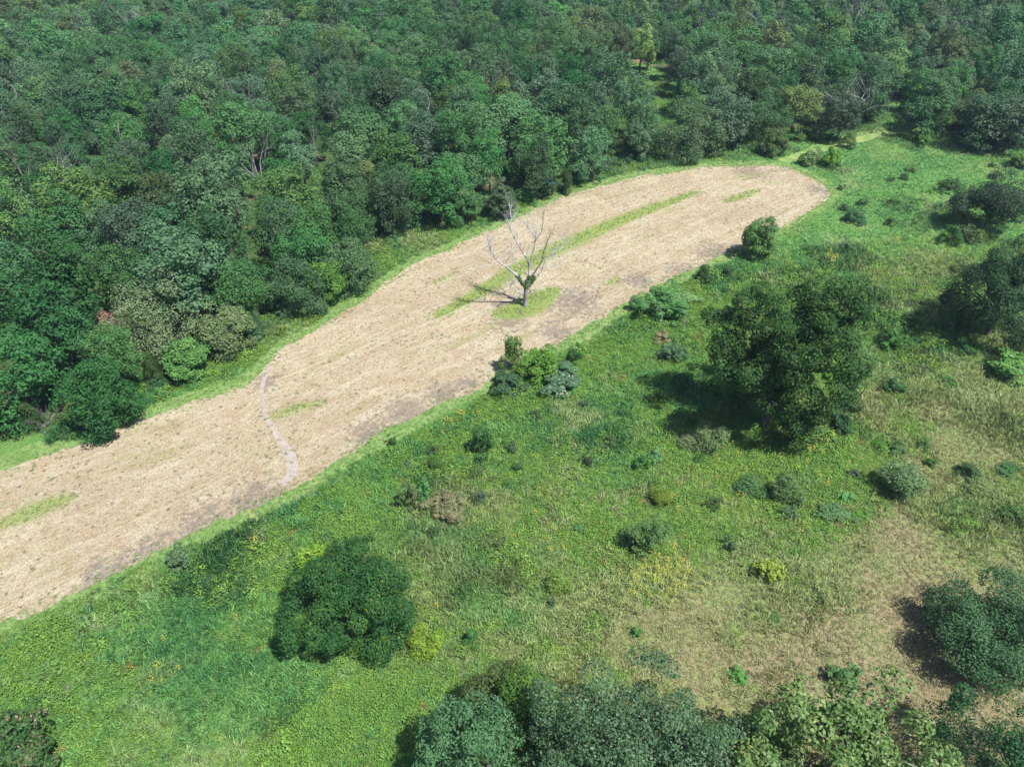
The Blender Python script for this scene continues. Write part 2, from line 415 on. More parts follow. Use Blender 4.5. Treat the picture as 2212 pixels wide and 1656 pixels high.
def field_mat():
    t = NT('mown_straw')
    cmb = t.n('ShaderNodeCombineXYZ'); t.put(cmb.inputs[0], t.attr('along')); t.put(cmb.inputs[1], t.attr('across'))
    q = cmb.outputs[0]; p = t.pos()
    st = t.noise(t.scale(q, (.07, .55, 1)), 1.0, 5, .65)             # long swaths left by the mower
    st2 = t.noise(t.scale(q, (.35, 1.9, 1)), 1.0, 4, .7)
    big = t.noise(p, .09, 3)
    fine = t.noise(p, 5.5, 4, .75); mid = t.noise(p, 1.3, 4, .65); grit = t.noise(p, 14, 2, .7)
    col = t.mix(t.ramp(big, .35, .65), (0.313, 0.248, 0.163), (0.370, 0.311, 0.204))
    col = t.mix(t.ramp(st, .40, .70, 0, .75), col, (0.424, 0.370, 0.272))
    col = t.mix(t.ramp(st2, .47, .70, 0, .75), col, (0.253, 0.200, 0.128))
    col = t.mix(t.ramp(t.noise(p, .35, 5, .7), .46, .66, 0, .65), col, (.30, .215, .135))
    col = t.mix(t.ramp(mid, .48, .70, 0, .6), col, (0.245, 0.214, 0.099))
    w = t.ramp(t.math('SINE', t.math('MULTIPLY', t.attr('across'), 2.4)), .90, .99)
    w = t.math('MULTIPLY', w, t.ramp(t.noise(t.scale(q, (.03, .25, 1)), 1.0, 3), .48, .62))
    col = t.mix(t.math('MULTIPLY', w, .4), col, (0.451, 0.407, 0.317))
    olive = t.ramp(t.noise(t.scale(q, (.07, .35, 1)), 1.0, 4, .6), .56, .74, 0, .55)
    col = t.mix(olive, col, (0.184, 0.184, 0.056))
    b = t.math('ADD', t.attr('bare'), t.math('MULTIPLY', t.math('SUBTRACT', mid, .5), 2.2))
    b = t.math('ADD', b, t.math('MULTIPLY', t.math('SUBTRACT', st2, .5), .9))
    col = t.mix(t.ramp(b, .35, 1.0, 0, .75), col, (0.171, 0.144, 0.117))
    g = t.math('ADD', t.attr('fg'), t.math('MULTIPLY', t.math('SUBTRACT', fine, .5), .9))
    g = t.math('ADD', g, t.math('MULTIPLY', t.math('SUBTRACT', mid, .5), .5))
    col = t.mix(t.ramp(g, .20, 1.0, 0, .85), col, t.mix(t.ramp(mid, .35, .65), (.15, .24, .035), (0.178, 0.222, 0.053)))
    v = t.ramp(t.math('ADD', t.math('MULTIPLY', fine, .7), t.math('MULTIPLY', grit, .5)), .40, .80, .60, 1.30)
    d = t.n('ShaderNodeVectorMath', operation='SCALE'); t.put(d.inputs[0], col); t.put(d.inputs['Scale'], v)
    hb = t.math('ADD', fine, t.math('MULTIPLY', st2, .6))
    return t.finish(d.outputs[0], .95, .1, bump=hb, bstr=.9, bdist=.18)
M['field'] = field_mat()
me = mesh_np('mown_field', FV, [FF], M['field'])
for nm, a in (('fg', fg), ('bare', bare), ('along', ALONG), ('across', ACROSS)): add_attr(me, nm, a)
tag(obj('mown_field', me), 'long tan strip of mown stubble with a rounded far end', 'field', kind='structure')

# grass verge: a mown ring round the stubble
def ring(P, w0, w1, n, dz):
    T = np.gradient(P, axis=0); T = T / (np.linalg.norm(T, axis=1, keepdims=True) + 1e-9)
    for _ in range(4): T[1:-1] = (T[:-2] + T[1:-1] + T[2:]) / 3
    N = np.c_[-T[:, 1], T[:, 0]]                                 # outward for the outline's direction
    s = np.linspace(0, 1, n)
    W = w0 + (np.asarray(w1)[:, None] - w0) * s if np.ndim(w1) else w0 + (w1 - w0) * s[None] + np.zeros((len(P), 1))
    X = P[:, None, 0] + N[:, None, 0] * W; Y = P[:, None, 1] + N[:, None, 1] * W
    x, y = X.ravel(), Y.ravel(); m = len(P)
    i = np.arange(m - 1)[:, None] * n; j = np.arange(n - 1)[None]
    F = np.stack([i + j, i + n + j, i + n + j + 1, i + j + 1], -1).reshape(-1, 4)
    return np.c_[x, y, hgt(x, y) + dz], F, x, y
nu = len(upw)
wid = np.where(np.arange(len(outline)) < nu, 2.4, 1.7) + (vnoise(outline[:, 0], outline[:, 1], 9, 5) - .5) * 1.8
wid = np.convolve(np.r_[[wid[0]] * 4, wid, [wid[-1]] * 4], np.ones(9) / 9, 'valid')
def verge_mat():
    t = NT('verge_grass'); p = t.pos()
    fine = t.noise(p, 6, 4, .75); mid = t.noise(p, .7, 4, .6); grit = t.noise(p, 16, 2, .7)
    col = t.mix(t.ramp(mid, .35, .65), (.115, .205, .052), (.185, .265, .085))
    col = t.mix(t.ramp(t.noise(p, .28, 4), .56, .72, 0, .6), col, (.30, .29, .12))
    v = t.ramp(t.math('ADD', t.math('MULTIPLY', fine, .7), t.math('MULTIPLY', grit, .4)), .38, .75, .55, 1.3)
    d = t.n('ShaderNodeVectorMath', operation='SCALE'); t.put(d.inputs[0], col); t.put(d.inputs['Scale'], v)
    return t.finish(d.outputs[0], .9, .15, bump=fine, bstr=.8, bdist=.15)
M['verge'] = verge_mat()
V, F, _, _ = ring(outline, -.6, wid, 6, .018)
tag(obj('grass_verge', mesh_np('grass_verge', V, [F], M['verge'])), 'short mown green grass edging the tan stubble strip', 'grass verge', kind='structure')
# grass track leaving the rounded end towards the gap in the wood
trk = resample([G(*p) for p in ((1690, 350), (1750, 328), (1830, 306), (1900, 290), (1945, 281), (1990, 285))], .8)
V, F, tx, ty = ring(trk, -1.3, np.full(len(trk), 1.5) + np.linspace(0, 2.4, len(trk)), 6, .022)
def track_mat():
    t = NT('track_grass'); p = t.pos()
    fine = t.noise(p, 5, 4, .75); mid = t.noise(p, .5, 4)
    col = t.mix(t.ramp(mid, .35, .65), (.125, .21, .055), (.215, .275, .09))
    v = t.ramp(fine, .3, .7, .65, 1.25)
    d = t.n('ShaderNodeVectorMath', operation='SCALE'); t.put(d.inputs[0], col); t.put(d.inputs['Scale'], v)
    return t.finish(d.outputs[0], .9, .15, bump=fine, bstr=.8, bdist=.15)
M['track'] = track_mat()
tag(obj('grass_track', mesh_np('grass_track', V, [F], M['track'])), 'pale grass track leading from the stubble strip to the gap in the wood', 'track', kind='structure')
# bare dirt path crossing the stubble
pth = resample([G(*p) for p in ((585, 795), (566, 832), (566, 868), (575, 905), (603, 948), (628, 985), (634, 1012), (628, 1030), (606, 1052))], .5)
pw = np.interp(np.linspace(0, 1, len(pth)), [0, .2, .45, .7, .9, 1], [.28, .18, .22, .42, .55, .4])
pw = pw * (1 + (vnoise(pth[:, 0], pth[:, 1], 1.5, 4) - .5) * .5)
T = np.gradient(pth, axis=0); T /= np.linalg.norm(T, axis=1, keepdims=True); N = np.c_[-T[:, 1], T[:, 0]]
s = np.linspace(-1, 1, 6); X = (pth[:, None, 0] + N[:, None, 0] * pw[:, None] * s).ravel(); Y = (pth[:, None, 1] + N[:, None, 1] * pw[:, None] * s).ravel()
i = np.arange(len(pth) - 1)[:, None] * 6; j = np.arange(5)[None]
def path_mat():
    t = NT('bare_dirt'); p = t.pos()
    fine = t.noise(p, 7, 4, .7); mid = t.noise(p, 1.1, 3)
    col = t.mix(t.ramp(mid, .35, .65), (.255, .215, .178), (.315, .270, .228))
    col = t.mix(t.ramp(fine, .55, .75, 0, .5), col, (.26, .20, .15))
    return t.finish(col, .95, .1, bump=fine, bstr=.6, bdist=.1)
M['path'] = path_mat()
tag(obj('dirt_path', mesh_np('dirt_path', np.c_[X, Y, hgt(X, Y) + .050], [np.stack([i + j, i + j + 1, i + 7 + j, i + 6 + j], -1).reshape(-1, 4)], M['path'])),
    'narrow bare dirt path curving across the stubble strip', 'path', kind='structure')

# ------------------------------------------------------------------ ground sheet
EDGE = [(0, 950), (130, 925), (250, 880), (400, 805), (525, 755), (650, 682), (765, 615), (812, 560), (880, 492), (1000, 470), (1150, 440), (1230, 400), (1330, 362),
        (1480, 338), (1600, 322), (1700, 305), (1780, 283), (1850, 268), (1890, 245), (1915, 205), (1945, 205), (1960, 250), (2000, 282), (2100, 305), (2212, 322)]
ew = resample([(-150, -8), (-105, 24)] + [G(*p) for p in EDGE] + [(135, 128), (260, 110)], 1.5, 2)
FOREST = np.concatenate([ew, [(420, 110), (420, 470), (-420, 470), (-420, -8)]])
FORC = np.concatenate([resample(ew, 5, 0), [(420, 110), (420, 470), (-420, 470), (-420, -8)]])
EDGC = resample(ew, 5, 0)
DRY = np.array([(300, 1400, 0), (600, 1250, .05), (100, 1500, 0), (470, 1590, .35), (700, 1600, .15), (900, 1550, .15), (1000, 1300, .3), (1000, 1450, .55), (1150, 1150, .35),
                (1250, 1300, .5), (1400, 1350, .7), (1300, 950, .15), (1450, 800, .05), (1500, 1100, .35), (1700, 1050, .4), (1600, 1350, .75), (1800, 1400, .85), (2050, 1340, 1), (1950, 1200, .75),
                (2100, 1150, .55), (2150, 950, .6), (2000, 900, .55), (1950, 700, .35), (2000, 600, .3), (1850, 480, .08), (2000, 400, .08), (1900, 330, .1), (1600, 650, .05),
                (1250, 800, .05), (800, 1050, .1), (1700, 1500, .85), (1950, 1560, .95), (1200, 1400, .65), (1900, 1460, .95), (1200, 1050, .2)])
BRM = np.array([(850, 1530, 1), (700, 1610, .8), (1100, 960, .6), (1050, 870, .7), (1700, 1000, .9), (1550, 1090, .8), (1350, 1150, .55), (80, 1420, .8), (750, 1150, .6), (900, 1200, .4),
                (300, 1350, .1), (400, 1480, .1), (1900, 450, .05), (2000, 400, .05), (1300, 900, .2), (1400, 770, .6), (1500, 680, .7), (1800, 1400, .1), (2000, 1300, .05), (1500, 1350, .15),
                (1100, 1300, .45), (600, 1200, .45), (550, 1350, .3), (200, 1620, .6), (1900, 600, .5), (1950, 800, .5), (2100, 900, .1), (1400, 1250, .5), (500, 1500, .1), (250, 1300, .35), (1980, 560, .4)])
def idw(tab, x, y):
    px, py = PJ(np.asarray(x, float), np.asarray(y, float))
    w = 0; s = 0
    for a, b, c in tab:
        k = 1 / ((px - a) ** 2 + (1.5 * (py - b)) ** 2 + 3000) ** 1.6; w = w + k; s = s + k * c
    return s / w
def axis(a, b, step, far):
    c = np.arange(a, b + .01, step)
    o = np.array([4, 12, 30, 70, 160, 400, 900, far])
    return np.r_[a - o[::-1], c, b + o]
gx, gy = axis(-130, 140, 1.2, 2500), axis(8, 320, 1.2, 3000)
XX, YY = np.meshgrid(gx, gy, indexing='ij'); x, y = XX.ravel(), YY.ravel()
n1, n2 = len(gx), len(gy)
i = np.arange(n1 - 1)[:, None] * n2; j = np.arange(n2 - 1)[None]
GF = np.stack([i + j, i + n2 + j, i + n2 + j + 1, i + j + 1], -1).reshape(-1, 4)
fm = inside(x, y, FORC).astype(float); de = seg_dist(x, y, EDGC)
fmask = np.clip(.5 + np.where(fm > 0, de, -de) / 5.0, 0, 1)
clear = np.exp(-(((x - 30) / 11) ** 2 + ((y - 180) / 20) ** 2)); fmask = fmask * (1 - np.clip(clear * 2.0, 0, 1))
dry = np.where(y > 5, .95 * idw(DRY, x, np.maximum(y, 12)), .4)
brm = np.where(y > 5, idw(BRM, x, np.maximum(y, 12)), .3)
def ground_mat():
    t = NT('meadow_ground'); p = t.pos()
    n1_, n2_, n3_ = t.noise(p, .16, 4), t.noise(p, 1.2, 4, .65), t.noise(p, 6, 3, .7)
    dr = t.math('ADD', t.attr('dry'), t.math('ADD', t.math('MULTIPLY', t.math('SUBTRACT', n1_, .5), .8), t.math('MULTIPLY', t.math('SUBTRACT', n2_, .5), .7)))
    col = t.mix(t.ramp(dr, .1, .45), (.080, .175, .042), (.135, .185, .055))
    col = t.mix(t.ramp(dr, .45, .95), col, (.205, .165, .095))
    soil = t.mix(t.ramp(n2_, .4, .65), (.15, .095, .062), (.27, .18, .12))
    soil = t.mix(t.ramp(n1_, .34, .48), soil, (.045, .085, .026))
    f = t.ramp(t.math('ADD', t.attr('forest'), t.math('MULTIPLY', t.math('SUBTRACT', n2_, .5), .5)), .4, .7)
    col = t.mix(f, col, soil)
    v = t.ramp(n3_, .3, .7, .6, 1.3)
    d = t.n('ShaderNodeVectorMath', operation='SCALE'); t.put(d.inputs[0], col); t.put(d.inputs['Scale'], v)
    return t.finish(d.outputs[0], .95, .1, bump=n3_, bstr=.7, bdist=.15)
M['ground'] = ground_mat()
me = mesh_np('ground', np.c_[x, y, hgt(np.clip(x, -200, 200), np.clip(y, -50, 400))], [GF], M['ground'])
for nm, a in (('forest', fmask), ('dry', dry)): add_attr(me, nm, a)
tag(obj('ground', me), 'open meadow and woodland floor round the mown strip', 'ground', kind='structure')
fieldpoly = outline[::3]

# ------------------------------------------------------------------ big single trees
rg = np.random.default_rng
def spot(bx, by, top, w, front=.7):
    """base of the foliage, its top and its width on the survey sheet -> x, y, height, radius"""
    x, y = G(bx, by); R = w / 2 * depth(y, 1.0) / FPX; H = 1.5
    for _ in range(4):
        y2 = y + front * R; H = max(z_at(top, y2 + .25 * R), .35); R = w / 2 * depth(y2, .55 * H) / FPX
    return (bx - 1106) / FPX * depth(y2, .5 * H), y2, H, R

def solo(name, bx, by, top, w, label, mat, seed, nclump, per, leaf, cr, zb=.12, cat='tree', group=None, front=.6, bark='bark', dy=0, **kw):
    x, y, H, R = spot(bx, by, top, w, front)
    ms = make_tree(rg(seed), R, H, H * zb, nclump, per, leaf, cr, mat, bark, name=name, **kw)
    return put_tree(name, ms, (x, y + dy), 0, 1.0, label, cat, group)

solo('round_tree', 755, 1430, 1222, 284, 'dense round dark green tree standing alone in the lush meadow', 'round', 11, 170, 320, .18, .9, zb=.02, skirt=-.8, lumps=.28, lobes=24, inner=.12, flat=.9, gap=.04)
solo('pecan_tree', 1692, 962, 592, 312, 'tall airy dark green tree with spreading limbs casting the largest shadow on the meadow', 'pecan', 12, 270, 270, .27, 1.15, front=.45, zb=.01, gap=.02, skirt=-.95, lumps=.35, inner=.3, limbs=40, trunk_r=.45)
solo('oak_tree', 2150, 522, 366, 165, 'bushy dark oak above a low dark cedar at the meadow margin', 'dark_oak', 13, 150, 170, .25, 1.15, zb=.05, skirt=-.7, lumps=.4, inner=.2)
solo('oak_tree', 2186, 762, 474, 232, 'broad dark oak shading the dry grass beside a lime green bush', 'dark_oak', 14, 170, 230, .23, 1.15, zb=.04, skirt=-.6, lumps=.3, inner=.2)
solo('oak_tree', 2150, 1478, 1262, 270, 'grey-green oak on bare brown ground beside the glossy bright oak', 'oak_grey', 15, 150, 230, .18, .95, zb=.05, skirt=-.8, nr=.55, lumps=.5, inner=.2, gap=.05)
solo('young_tree', 1640, 562, 462, 74, 'young bright green tree leaning over the edge of the stubble strip', 'oak_bright', 16, 90, 150, .22, .7, zb=.08, skirt=-.75, lumps=.3)

def fore(name, cx, cyy, R, H, zc, label, mat, seed, nclump, per, leaf, cr, **kw):
    x, y = G(cx, cyy, zc)
    ms = make_tree(rg(seed), R, H, H * .22, nclump, per, leaf, cr, mat, name=name, **kw)
    return put_tree(name, ms, (x, y), 0, 1, label, 'tree')
fore('oak_tree', 1335, 1640, 6.4, 11.5, 8.0, 'broad grey-green oak with rounded leaf clusters next to the brown dry grass', 'big_oak', 21, 200, 270, .18, .95, skirt=-.35, sprig=0, nr=.55, lumps=.35, inner=.15, limbs=26)
fore('oak_tree', 1030, 1640, 4.4, 9.3, 6.2, 'darker grey-green oak rising from the bramble patch beside the rounded oak', 'oak_grey', 22, 90, 260, .17, .8, skirt=-.4, sprig=0, nr=.55, lumps=.3, inner=.15, limbs=20)
fore('oak_tree', 1150, 1520, 2.5, 7.4, 5.4, 'small yellow-green leafed tree wedged behind the grey-green oaks', 'sunlit', 23, 70, 220, .19, .8, skirt=-.5, lumps=.35, limbs=12)
fore('oak_tree', 1075, 1505, 2.6, 5.6, 3.6, 'olive green bushy sapling in front of the dry grass beside the oaks', 'oak_olive', 26, 60, 220, .15, .75, skirt=-.6, lumps=.3, limbs=12)
fore('oak_tree', 1850, 1690, 7.4, 10.8, 7.2, 'glossy bright green oak with open star-like leaf sprays beside bare ground', 'sun_oak', 24, 210, 190, .27, .9, skirt=-.35, sprig=0, nr=.6, lumps=.4, inner=.2, limbs=40, gap=.06, bark='bark_pale')
fore('oak_tree', 1540, 1665, 3.4, 9.2, 6.0, 'narrow grey-green oak squeezed between the rounded and the glossy oaks', 'big_oak', 25, 60, 230, .18, .8, skirt=-.4, sprig=0, nr=.55, lumps=.3, limbs=16)
fore('oak_tree', 2225, 1640, 5.2, 9.0, 5.5, 'dark oak in shadow beside the glossy bright oak and bare ground', 'oak_dark', 27, 90, 260, .17, .95, skirt=-.5, lumps=.3, limbs=16)

# ------------------------------------------------------------------ the standing dead tree in the stubble
def hero():
    bx, by = G(1134, 657); r = rg(5)
    ux, uz = 1 / 88.0, 1 / 84.0
    def W(p, yo=0):                                             # metres from the trunk base
        return np.array([(p[0] - 862) * ux, yo, (1385 - p[1]) * uz - .1])
    root = empty('dead_tree', (bx, by, float(hgt(bx, by))))
    tag(root, 'tall bleached dead tree with ivy at its fork standing in the stubble', 'dead tree')
    T = Tubes()
    T.add([W((866, 1400)), W((864, 1360)), W((868, 1250)), W((874, 1150)), W((890, 1090)), W((905, 1050))], [.44, .36, .30, .29, .25, .20], 9)
    obj('trunk', T.mesh('dead_trunk', M['dead_dark']), root)
    limbs = [([(872, 1140), (822, 1060), (770, 960), (690, 890), (640, 830), (580, 790), (520, 720), (480, 640), (460, 560), (452, 480)], .20, -1.2, 'dead'),
             ([(903, 1070), (910, 900), (860, 780), (790, 690), (745, 600), (690, 520), (668, 430), (660, 400)], .17, 1.2, 'dead'),
             ([(745, 600), (757, 480), (738, 400), (742, 350)], .07, .9, 'dead'), ([(705, 555), (706, 400), (690, 290), (680, 240)], .07, 1.4, 'dead'),
             ([(906, 900), (937, 760), (960, 640), (975, 540), (930, 490), (880, 420), (850, 370)], .15, .2, 'dead'),
             ([(970, 570), (1040, 480), (1052, 360), (1043, 285)], .08, .4, 'dead_dark'),
             ([(915, 1030), (1000, 880), (1050, 780), (1058, 660), (1090, 560), (1120, 460), (1125, 420)], .13, -.9, 'dead_dark'),
             ([(1050, 780), (1135, 720), (1165, 690), (1185, 640)], .06, -1.2, 'dead'),
             ([(1058, 650), (1010, 590), (960, 500), (950, 420)], .05, -.4, 'dead'),
             ([(905, 1110), (970, 1050), (1060, 930), (1075, 860), (1150, 770), (1240, 690), (1275, 600), (1290, 540)], .13, .6, 'dead'),
             ([(1240, 690), (1300, 650), (1370, 600)], .04, .7, 'dead'),
             ([(1060, 930), (1130, 893), (1240, 868)], .06, .1, 'dead'), ([(935, 1020), (985, 945), (1030, 930)], .08, .8, 'dead_red'),
             ([(845, 1240), (790, 1170), (700, 1120), (683, 1060), (715, 1025), (700, 1000)], .10, -1.0, 'dead'), ([(790, 1165), (745, 1090), (720, 1030)], .05, -.6, 'dead'),
             ([(940, 1000), (850, 985), (790, 900), (720, 820), (722, 760), (700, 690)], .09, .9, 'dead'), ([(640, 830), (650, 770), (690, 720)], .05, -.6, 'dead'),
             ([(580, 795), (480, 795), (370, 815), (320, 800)], .045, -1.5, 'dead')]
    for P, rad, yo, m in limbs:
        n = len(P)
        Q = np.array([W(p, yo * (k / (n - 1)) ** .8 * 1.6) for k, p in enumerate(P)])
        L = np.r_[0, np.cumsum(np.linalg.norm(np.diff(Q, axis=0), axis=1))]; s = np.linspace(0, L[-1], n * 3)
        Q = np.c_[[np.interp(s, L, Q[:, c]) for c in range(3)]].T
        Q[1:-1] = (Q[:-2] + Q[1:-1] + Q[2:]) / 3
        t = Tubes(); t.add(Q, np.linspace(rad, max(rad * .18, .012), len(Q)), 6)
        for k in range(len(Q) // 3, len(Q)):                    # twigs
            for _ in range(3 if k > len(Q) * .6 else 1):
                d = norm(norm(Q[k] - Q[k - 1]) + r.normal(size=3) * .7 + np.array([0, 0, .2]))
                grow(r, t, Q[k], d, r.uniform(.6, 1.7), max(.016, rad * .14), 1, 3, .25, .6, (2, 4))
        obj('limb', t.mesh('dead_limb', M[m]), root)
    # ivy sleeves on the fork
    for P in ([W((868, 1165)), W((868, 1090), .0), W((905, 1040), .1), W((912, 1000), .1)], [W((868, 1125)), W((822, 1060), -.4), W((765, 955), -.7)], [W((900, 1120)), W((950, 1060), .2), W((965, 1020), .3)]):
        P = np.array(P); n = 420
        s = r.random(n) * (len(P) - 1); k = np.minimum(s.astype(int), len(P) - 2); f = (s - k)[:, None]
        c = P[k] * (1 - f) + P[k + 1] * f; d = norm(r.normal(size=(n, 3)))
        V, F = leaves(r, c + d * r.uniform(.16, .38, (n, 1)), d + np.array([0, 0, .3]), .2, .75)
        q = r.random(n)
        obj('ivy', mesh_np('ivy', V, [F], M['ivy'], np.repeat(q, 4), np.repeat(q * .8, 4)), root)
hero()
def stick(name, pts, rad, label, mat='dead_dark', twigs=5, seed=3, group=None):
    r = rg(seed); P = np.array(pts, float); o = P[0].copy(); o[2] = float(hgt(o[0], o[1]))
    Q = P - np.array([o[0], o[1], 0]); T = Tubes(); T.add(Q, np.linspace(rad, rad * .3, len(Q)), 5)
    for _ in range(twigs):
        k = r.integers(1, len(Q)); grow(r, T, Q[k], norm(Q[k] - Q[k - 1]) + r.normal(size=3) * .5, r.uniform(.5, 1.1), rad * .4, 1, 3, .05, .5, (1, 2))
    b = obj(name, T.mesh(name, M[mat])); b.location = o
    return tag(b, label, 'branch', group)
def gz(px, py, z): x, y = G(px, py); return (x, y, z)
stick('fallen_branch', [gz(1178, 692, .06), gz(1195, 691, .09), gz(1212, 690, .1), gz(1232, 688, .3)], .05, 'long grey branch lying flat on the stubble near the dead tree')
stick('fallen_branch', [gz(1262, 656, .0), gz(1261, 653, .5), gz(1259, 650, .9)], .06, 'short broken limb stuck upright in the stubble near the dead tree', seed=4)
stick('fallen_branch', [gz(1128, 676, .15), gz(1118, 672, .5), gz(1140, 682, .1)], .06, 'fallen limb in the grass clump under the dead tree', seed=6)
stick('bare_sapling', [gz(1427, 703, -.1), gz(1428, 699, 1.2), gz(1424, 697, 2.0)], .04, 'white leafless stem standing among bushes beside the rust tinted bush', 'dead', 5, 8)
stick('bare_sapling', [gz(1474, 717, -.1), gz(1478, 714, 1.2), gz(1484, 712, 2.0)], .05, 'white forked leafless stem standing by the dark rounded bush', 'dead', 6, 9)

# ------------------------------------------------------------------ box blind under the trees
def blind():
    t = NT('blind_green'); p = t.pos(); f = t.noise(p, 2.5, 3)
    M['blind'] = t.finish(t.mix(t.ramp(f, .35, .65), (.012, .075, .085), (.025, .11, .115)), .55, .4)
    t = NT('blind_roof'); p = t.pos(); f = t.noise(p, 3, 3)
    M['roof'] = t.finish(t.mix(t.ramp(f, .35, .65), (.03, .13, .19), (.06, .20, .27)), .35, .5)
    t = NT('blind_dark'); M['hole'] = t.finish((.008, .010, .012), .3, .5)
    t = NT('blind_post'); M['post'] = t.finish((.22, .16, .11), .85, .2)
    x, y = G(1183, 420)
    root = empty('hunting_blind', (x, y, float(hgt(x, y))), math.radians(16))
    tag(root, 'small teal box blind with a pale blue roof tucked under the woodland edge', 'hunting blind')
    def box(name, c, d, mat, rot=None, parent=root):
        c, d = np.array(c), np.array(d) / 2
        V = np.array([[sx, sy, sz] for sx in (-1, 1) for sy in (-1, 1) for sz in (-1, 1)], float) * d
        if rot: V = V @ np.array([[1, 0, 0], [0, math.cos(rot), math.sin(rot)], [0, -math.sin(rot), math.cos(rot)]])
        F = np.array([[0, 1, 3, 2], [4, 6, 7, 5], [0, 4, 5, 1], [2, 3, 7, 6], [0, 2, 6, 4], [1, 5, 7, 3]])
        return obj(name, mesh_np(name, V + c, [F], M[mat]), parent)
    w, d, h, z0 = 1.45, 1.45, 1.75, .45
    box('floor', (0, 0, z0), (w + .1, d + .1, .08), 'post')
    wf = box('wall', (0, -d / 2, z0 + h / 2 + .04), (w, .05, h), 'blind')
    wb = box('wall', (0, d / 2, z0 + h / 2 + .04), (w, .05, h), 'blind')
    for s in (-1, 1):
        ws = box('wall', (s * w / 2, 0, z0 + h / 2 + .04), (.05, d - .06, h), 'blind')
        box('window', (s * (w / 2 + .012), 0, z0 + h * .68), (.04, d * .6, .32), 'hole', parent=ws)
    box('window', (-.28, -d / 2 - .012, z0 + h * .68), (.42, .04, .32), 'hole', parent=wf)
    dr = box('door', (.33, -d / 2 - .018, z0 + h * .47), (.58, .045, h * .84), 'blind')
    box('handle', (.12, -d / 2 - .055, z0 + h * .45), (.03, .03, .12), 'post', parent=dr)
    box('roof', (0, 0, z0 + h + .16), (w + .35, d + .4, .07), 'roof', rot=math.radians(9))
    for sx in (-1, 1):
        for sy in (-1, 1):
            box('leg', (sx * w * .45, sy * d * .45, z0 / 2 - .1), (.1, .1, z0 + .12), 'post')
    return x, y
BLX, BLY = blind()

# ------------------------------------------------------------------ woodland
def variants(n, seed, **kw):
    out = []
    for k in range(n):
        r = rg(seed + k)
        R, H = r.uniform(3.6, 4.7), r.uniform(10.5, 12.8)
        a = dict(nclump=105, per=80, leaf=.33, cr=1.05, zb=H * .24, lumps=.32, inner=.2, skirt=-.5, limbs=14, nr=.34); a.update(kw)
        zb = a.pop('zb'); out.append((make_tree(r, R, H, zb, a.pop('nclump'), a.pop('per'), a.pop('leaf'), a.pop('cr'), 'oak_mid', name='wood_%d' % k, **a), R, H))
    return out
WOOD = variants(9, 300)
SKIRT = variants(5, 340, zb=.5, nclump=125, skirt=-.85)        # leafy to the ground, for the wood's margin
THIN = variants(3, 360, nclump=70, per=60, gap=.12, limbs=22, bark='bark_pale')
BARE = [make_bare(rg(400 + k), 9.0 + k % 3, 'dead' if k % 2 == 0 else 'dead_dark', 5, kids=(3, 3), spread=.66, r=.085, name='bare_%d' % k) for k in range(4)]
CED = []
for k in range(3):
    CED.append(make_tree(rg(420 + k), 1.7, 5.5, .1, 75, 75, .24, .55, 'cedar', name='cedar_%d' % k, skirt=-.9, cone=.72, lumps=.15, flat=1.1, aspect=.4, limbs=8))

BSH = [make_bare(rg(800 + k), 1.7, 'dead_dark', 4, name='brush_%d' % k, r=.03, up=.15, spread=.9, fork=.12) for k in range(3)]
special = []                                                   # x, y, radius: places already taken in the wood
def wood_spot(cx, cyy, zc): return G(cx, cyy, zc)
def one(cx, cyy, w, H, mat, label, seed, name='oak_tree', zc=None, **kw):
    zc = zc or H * .62
    x, y = G(cx, cyy, zc); R = w / 2 * depth(y, zc) / FPX
    a = dict(nclump=120, per=110, leaf=.26, cr=max(.7, R * .24), lumps=.3, inner=.18, skirt=-.7, limbs=16); a.update(kw)
    zb = a.pop('zb', H * .12)
    ms = make_tree(rg(seed), R, H, zb, a.pop('nclump'), a.pop('per'), a.pop('leaf'), a.pop('cr'), mat, name=name, **a)
    special.append((x, y, R)); return put_tree(name, ms, (x, y), 0, 1, label, 'tree')
one(325, 665, 190, 10.5, 'pale', 'pale olive tree, lightest of the broad crowns along the woodland edge', 501, leaf=.24)
one(480, 700, 120, 6.5, 'pale', 'pale leafed low tree beside the lightest broad crown at the woodland edge', 502, zb=.3, leaf=.24)
one(520, 610, 150, 8.5, 'oak_bright', 'fresh green tree behind the pale low tree at the woodland edge', 503)
one(640, 605, 130, 7.5, 'oak_mid', 'mid green bushy tree where the wood bulges towards the stubble strip', 504, zb=.3)
one(745, 560, 130, 7.0, 'oak_bright', 'bright green bushy thicket at the tip of the bulging woodland edge', 505, zb=.2, skirt=-.9)
one(700, 600, 90, 5.5, 'shrub', 'rich green low thicket below the bulging woodland edge', 515, zb=.1, skirt=-.9)
one(205, 840, 150, 8.5, 'oak_dark', 'dark green leafy tree next to the grey dead shrub at the woodland edge', 506, zb=.3, skirt=-.85)
one(395, 770, 90, 4.5, 'oak_bright', 'small fresh green tree hugging the verge in front of the pale olive tree', 507, zb=.1, skirt=-.9)
one(1388, 95, 58, 12.0, 'lime', 'narrow yellow-green tree, brightest in the deep wood', 508, leaf=.34, zb=2, nclump=60, per=60)
one(795, 395, 46, 9.5, 'cedar_olive', 'olive brown cedar standing inside the woodland edge', 509, zb=.5, cone=.5, cr=.6, nclump=80)
one(1640, 240, 130, 9.5, 'oak_dark', 'large rounded dark oak by the rounded end of the stubble strip', 510, zb=.3, skirt=-.85, lumps=.2, leaf=.3)
one(1495, 260, 150, 11.0, 'oak_mid', 'large mid green oak mass overhanging the upper verge', 511, zb=.3, skirt=-.85, leaf=.3)
one(1668, 300, 60, 5.0, 'greygreen', 'small round grey-green tree in front of the large rounded dark oak', 512, zb=.1, skirt=-.9)
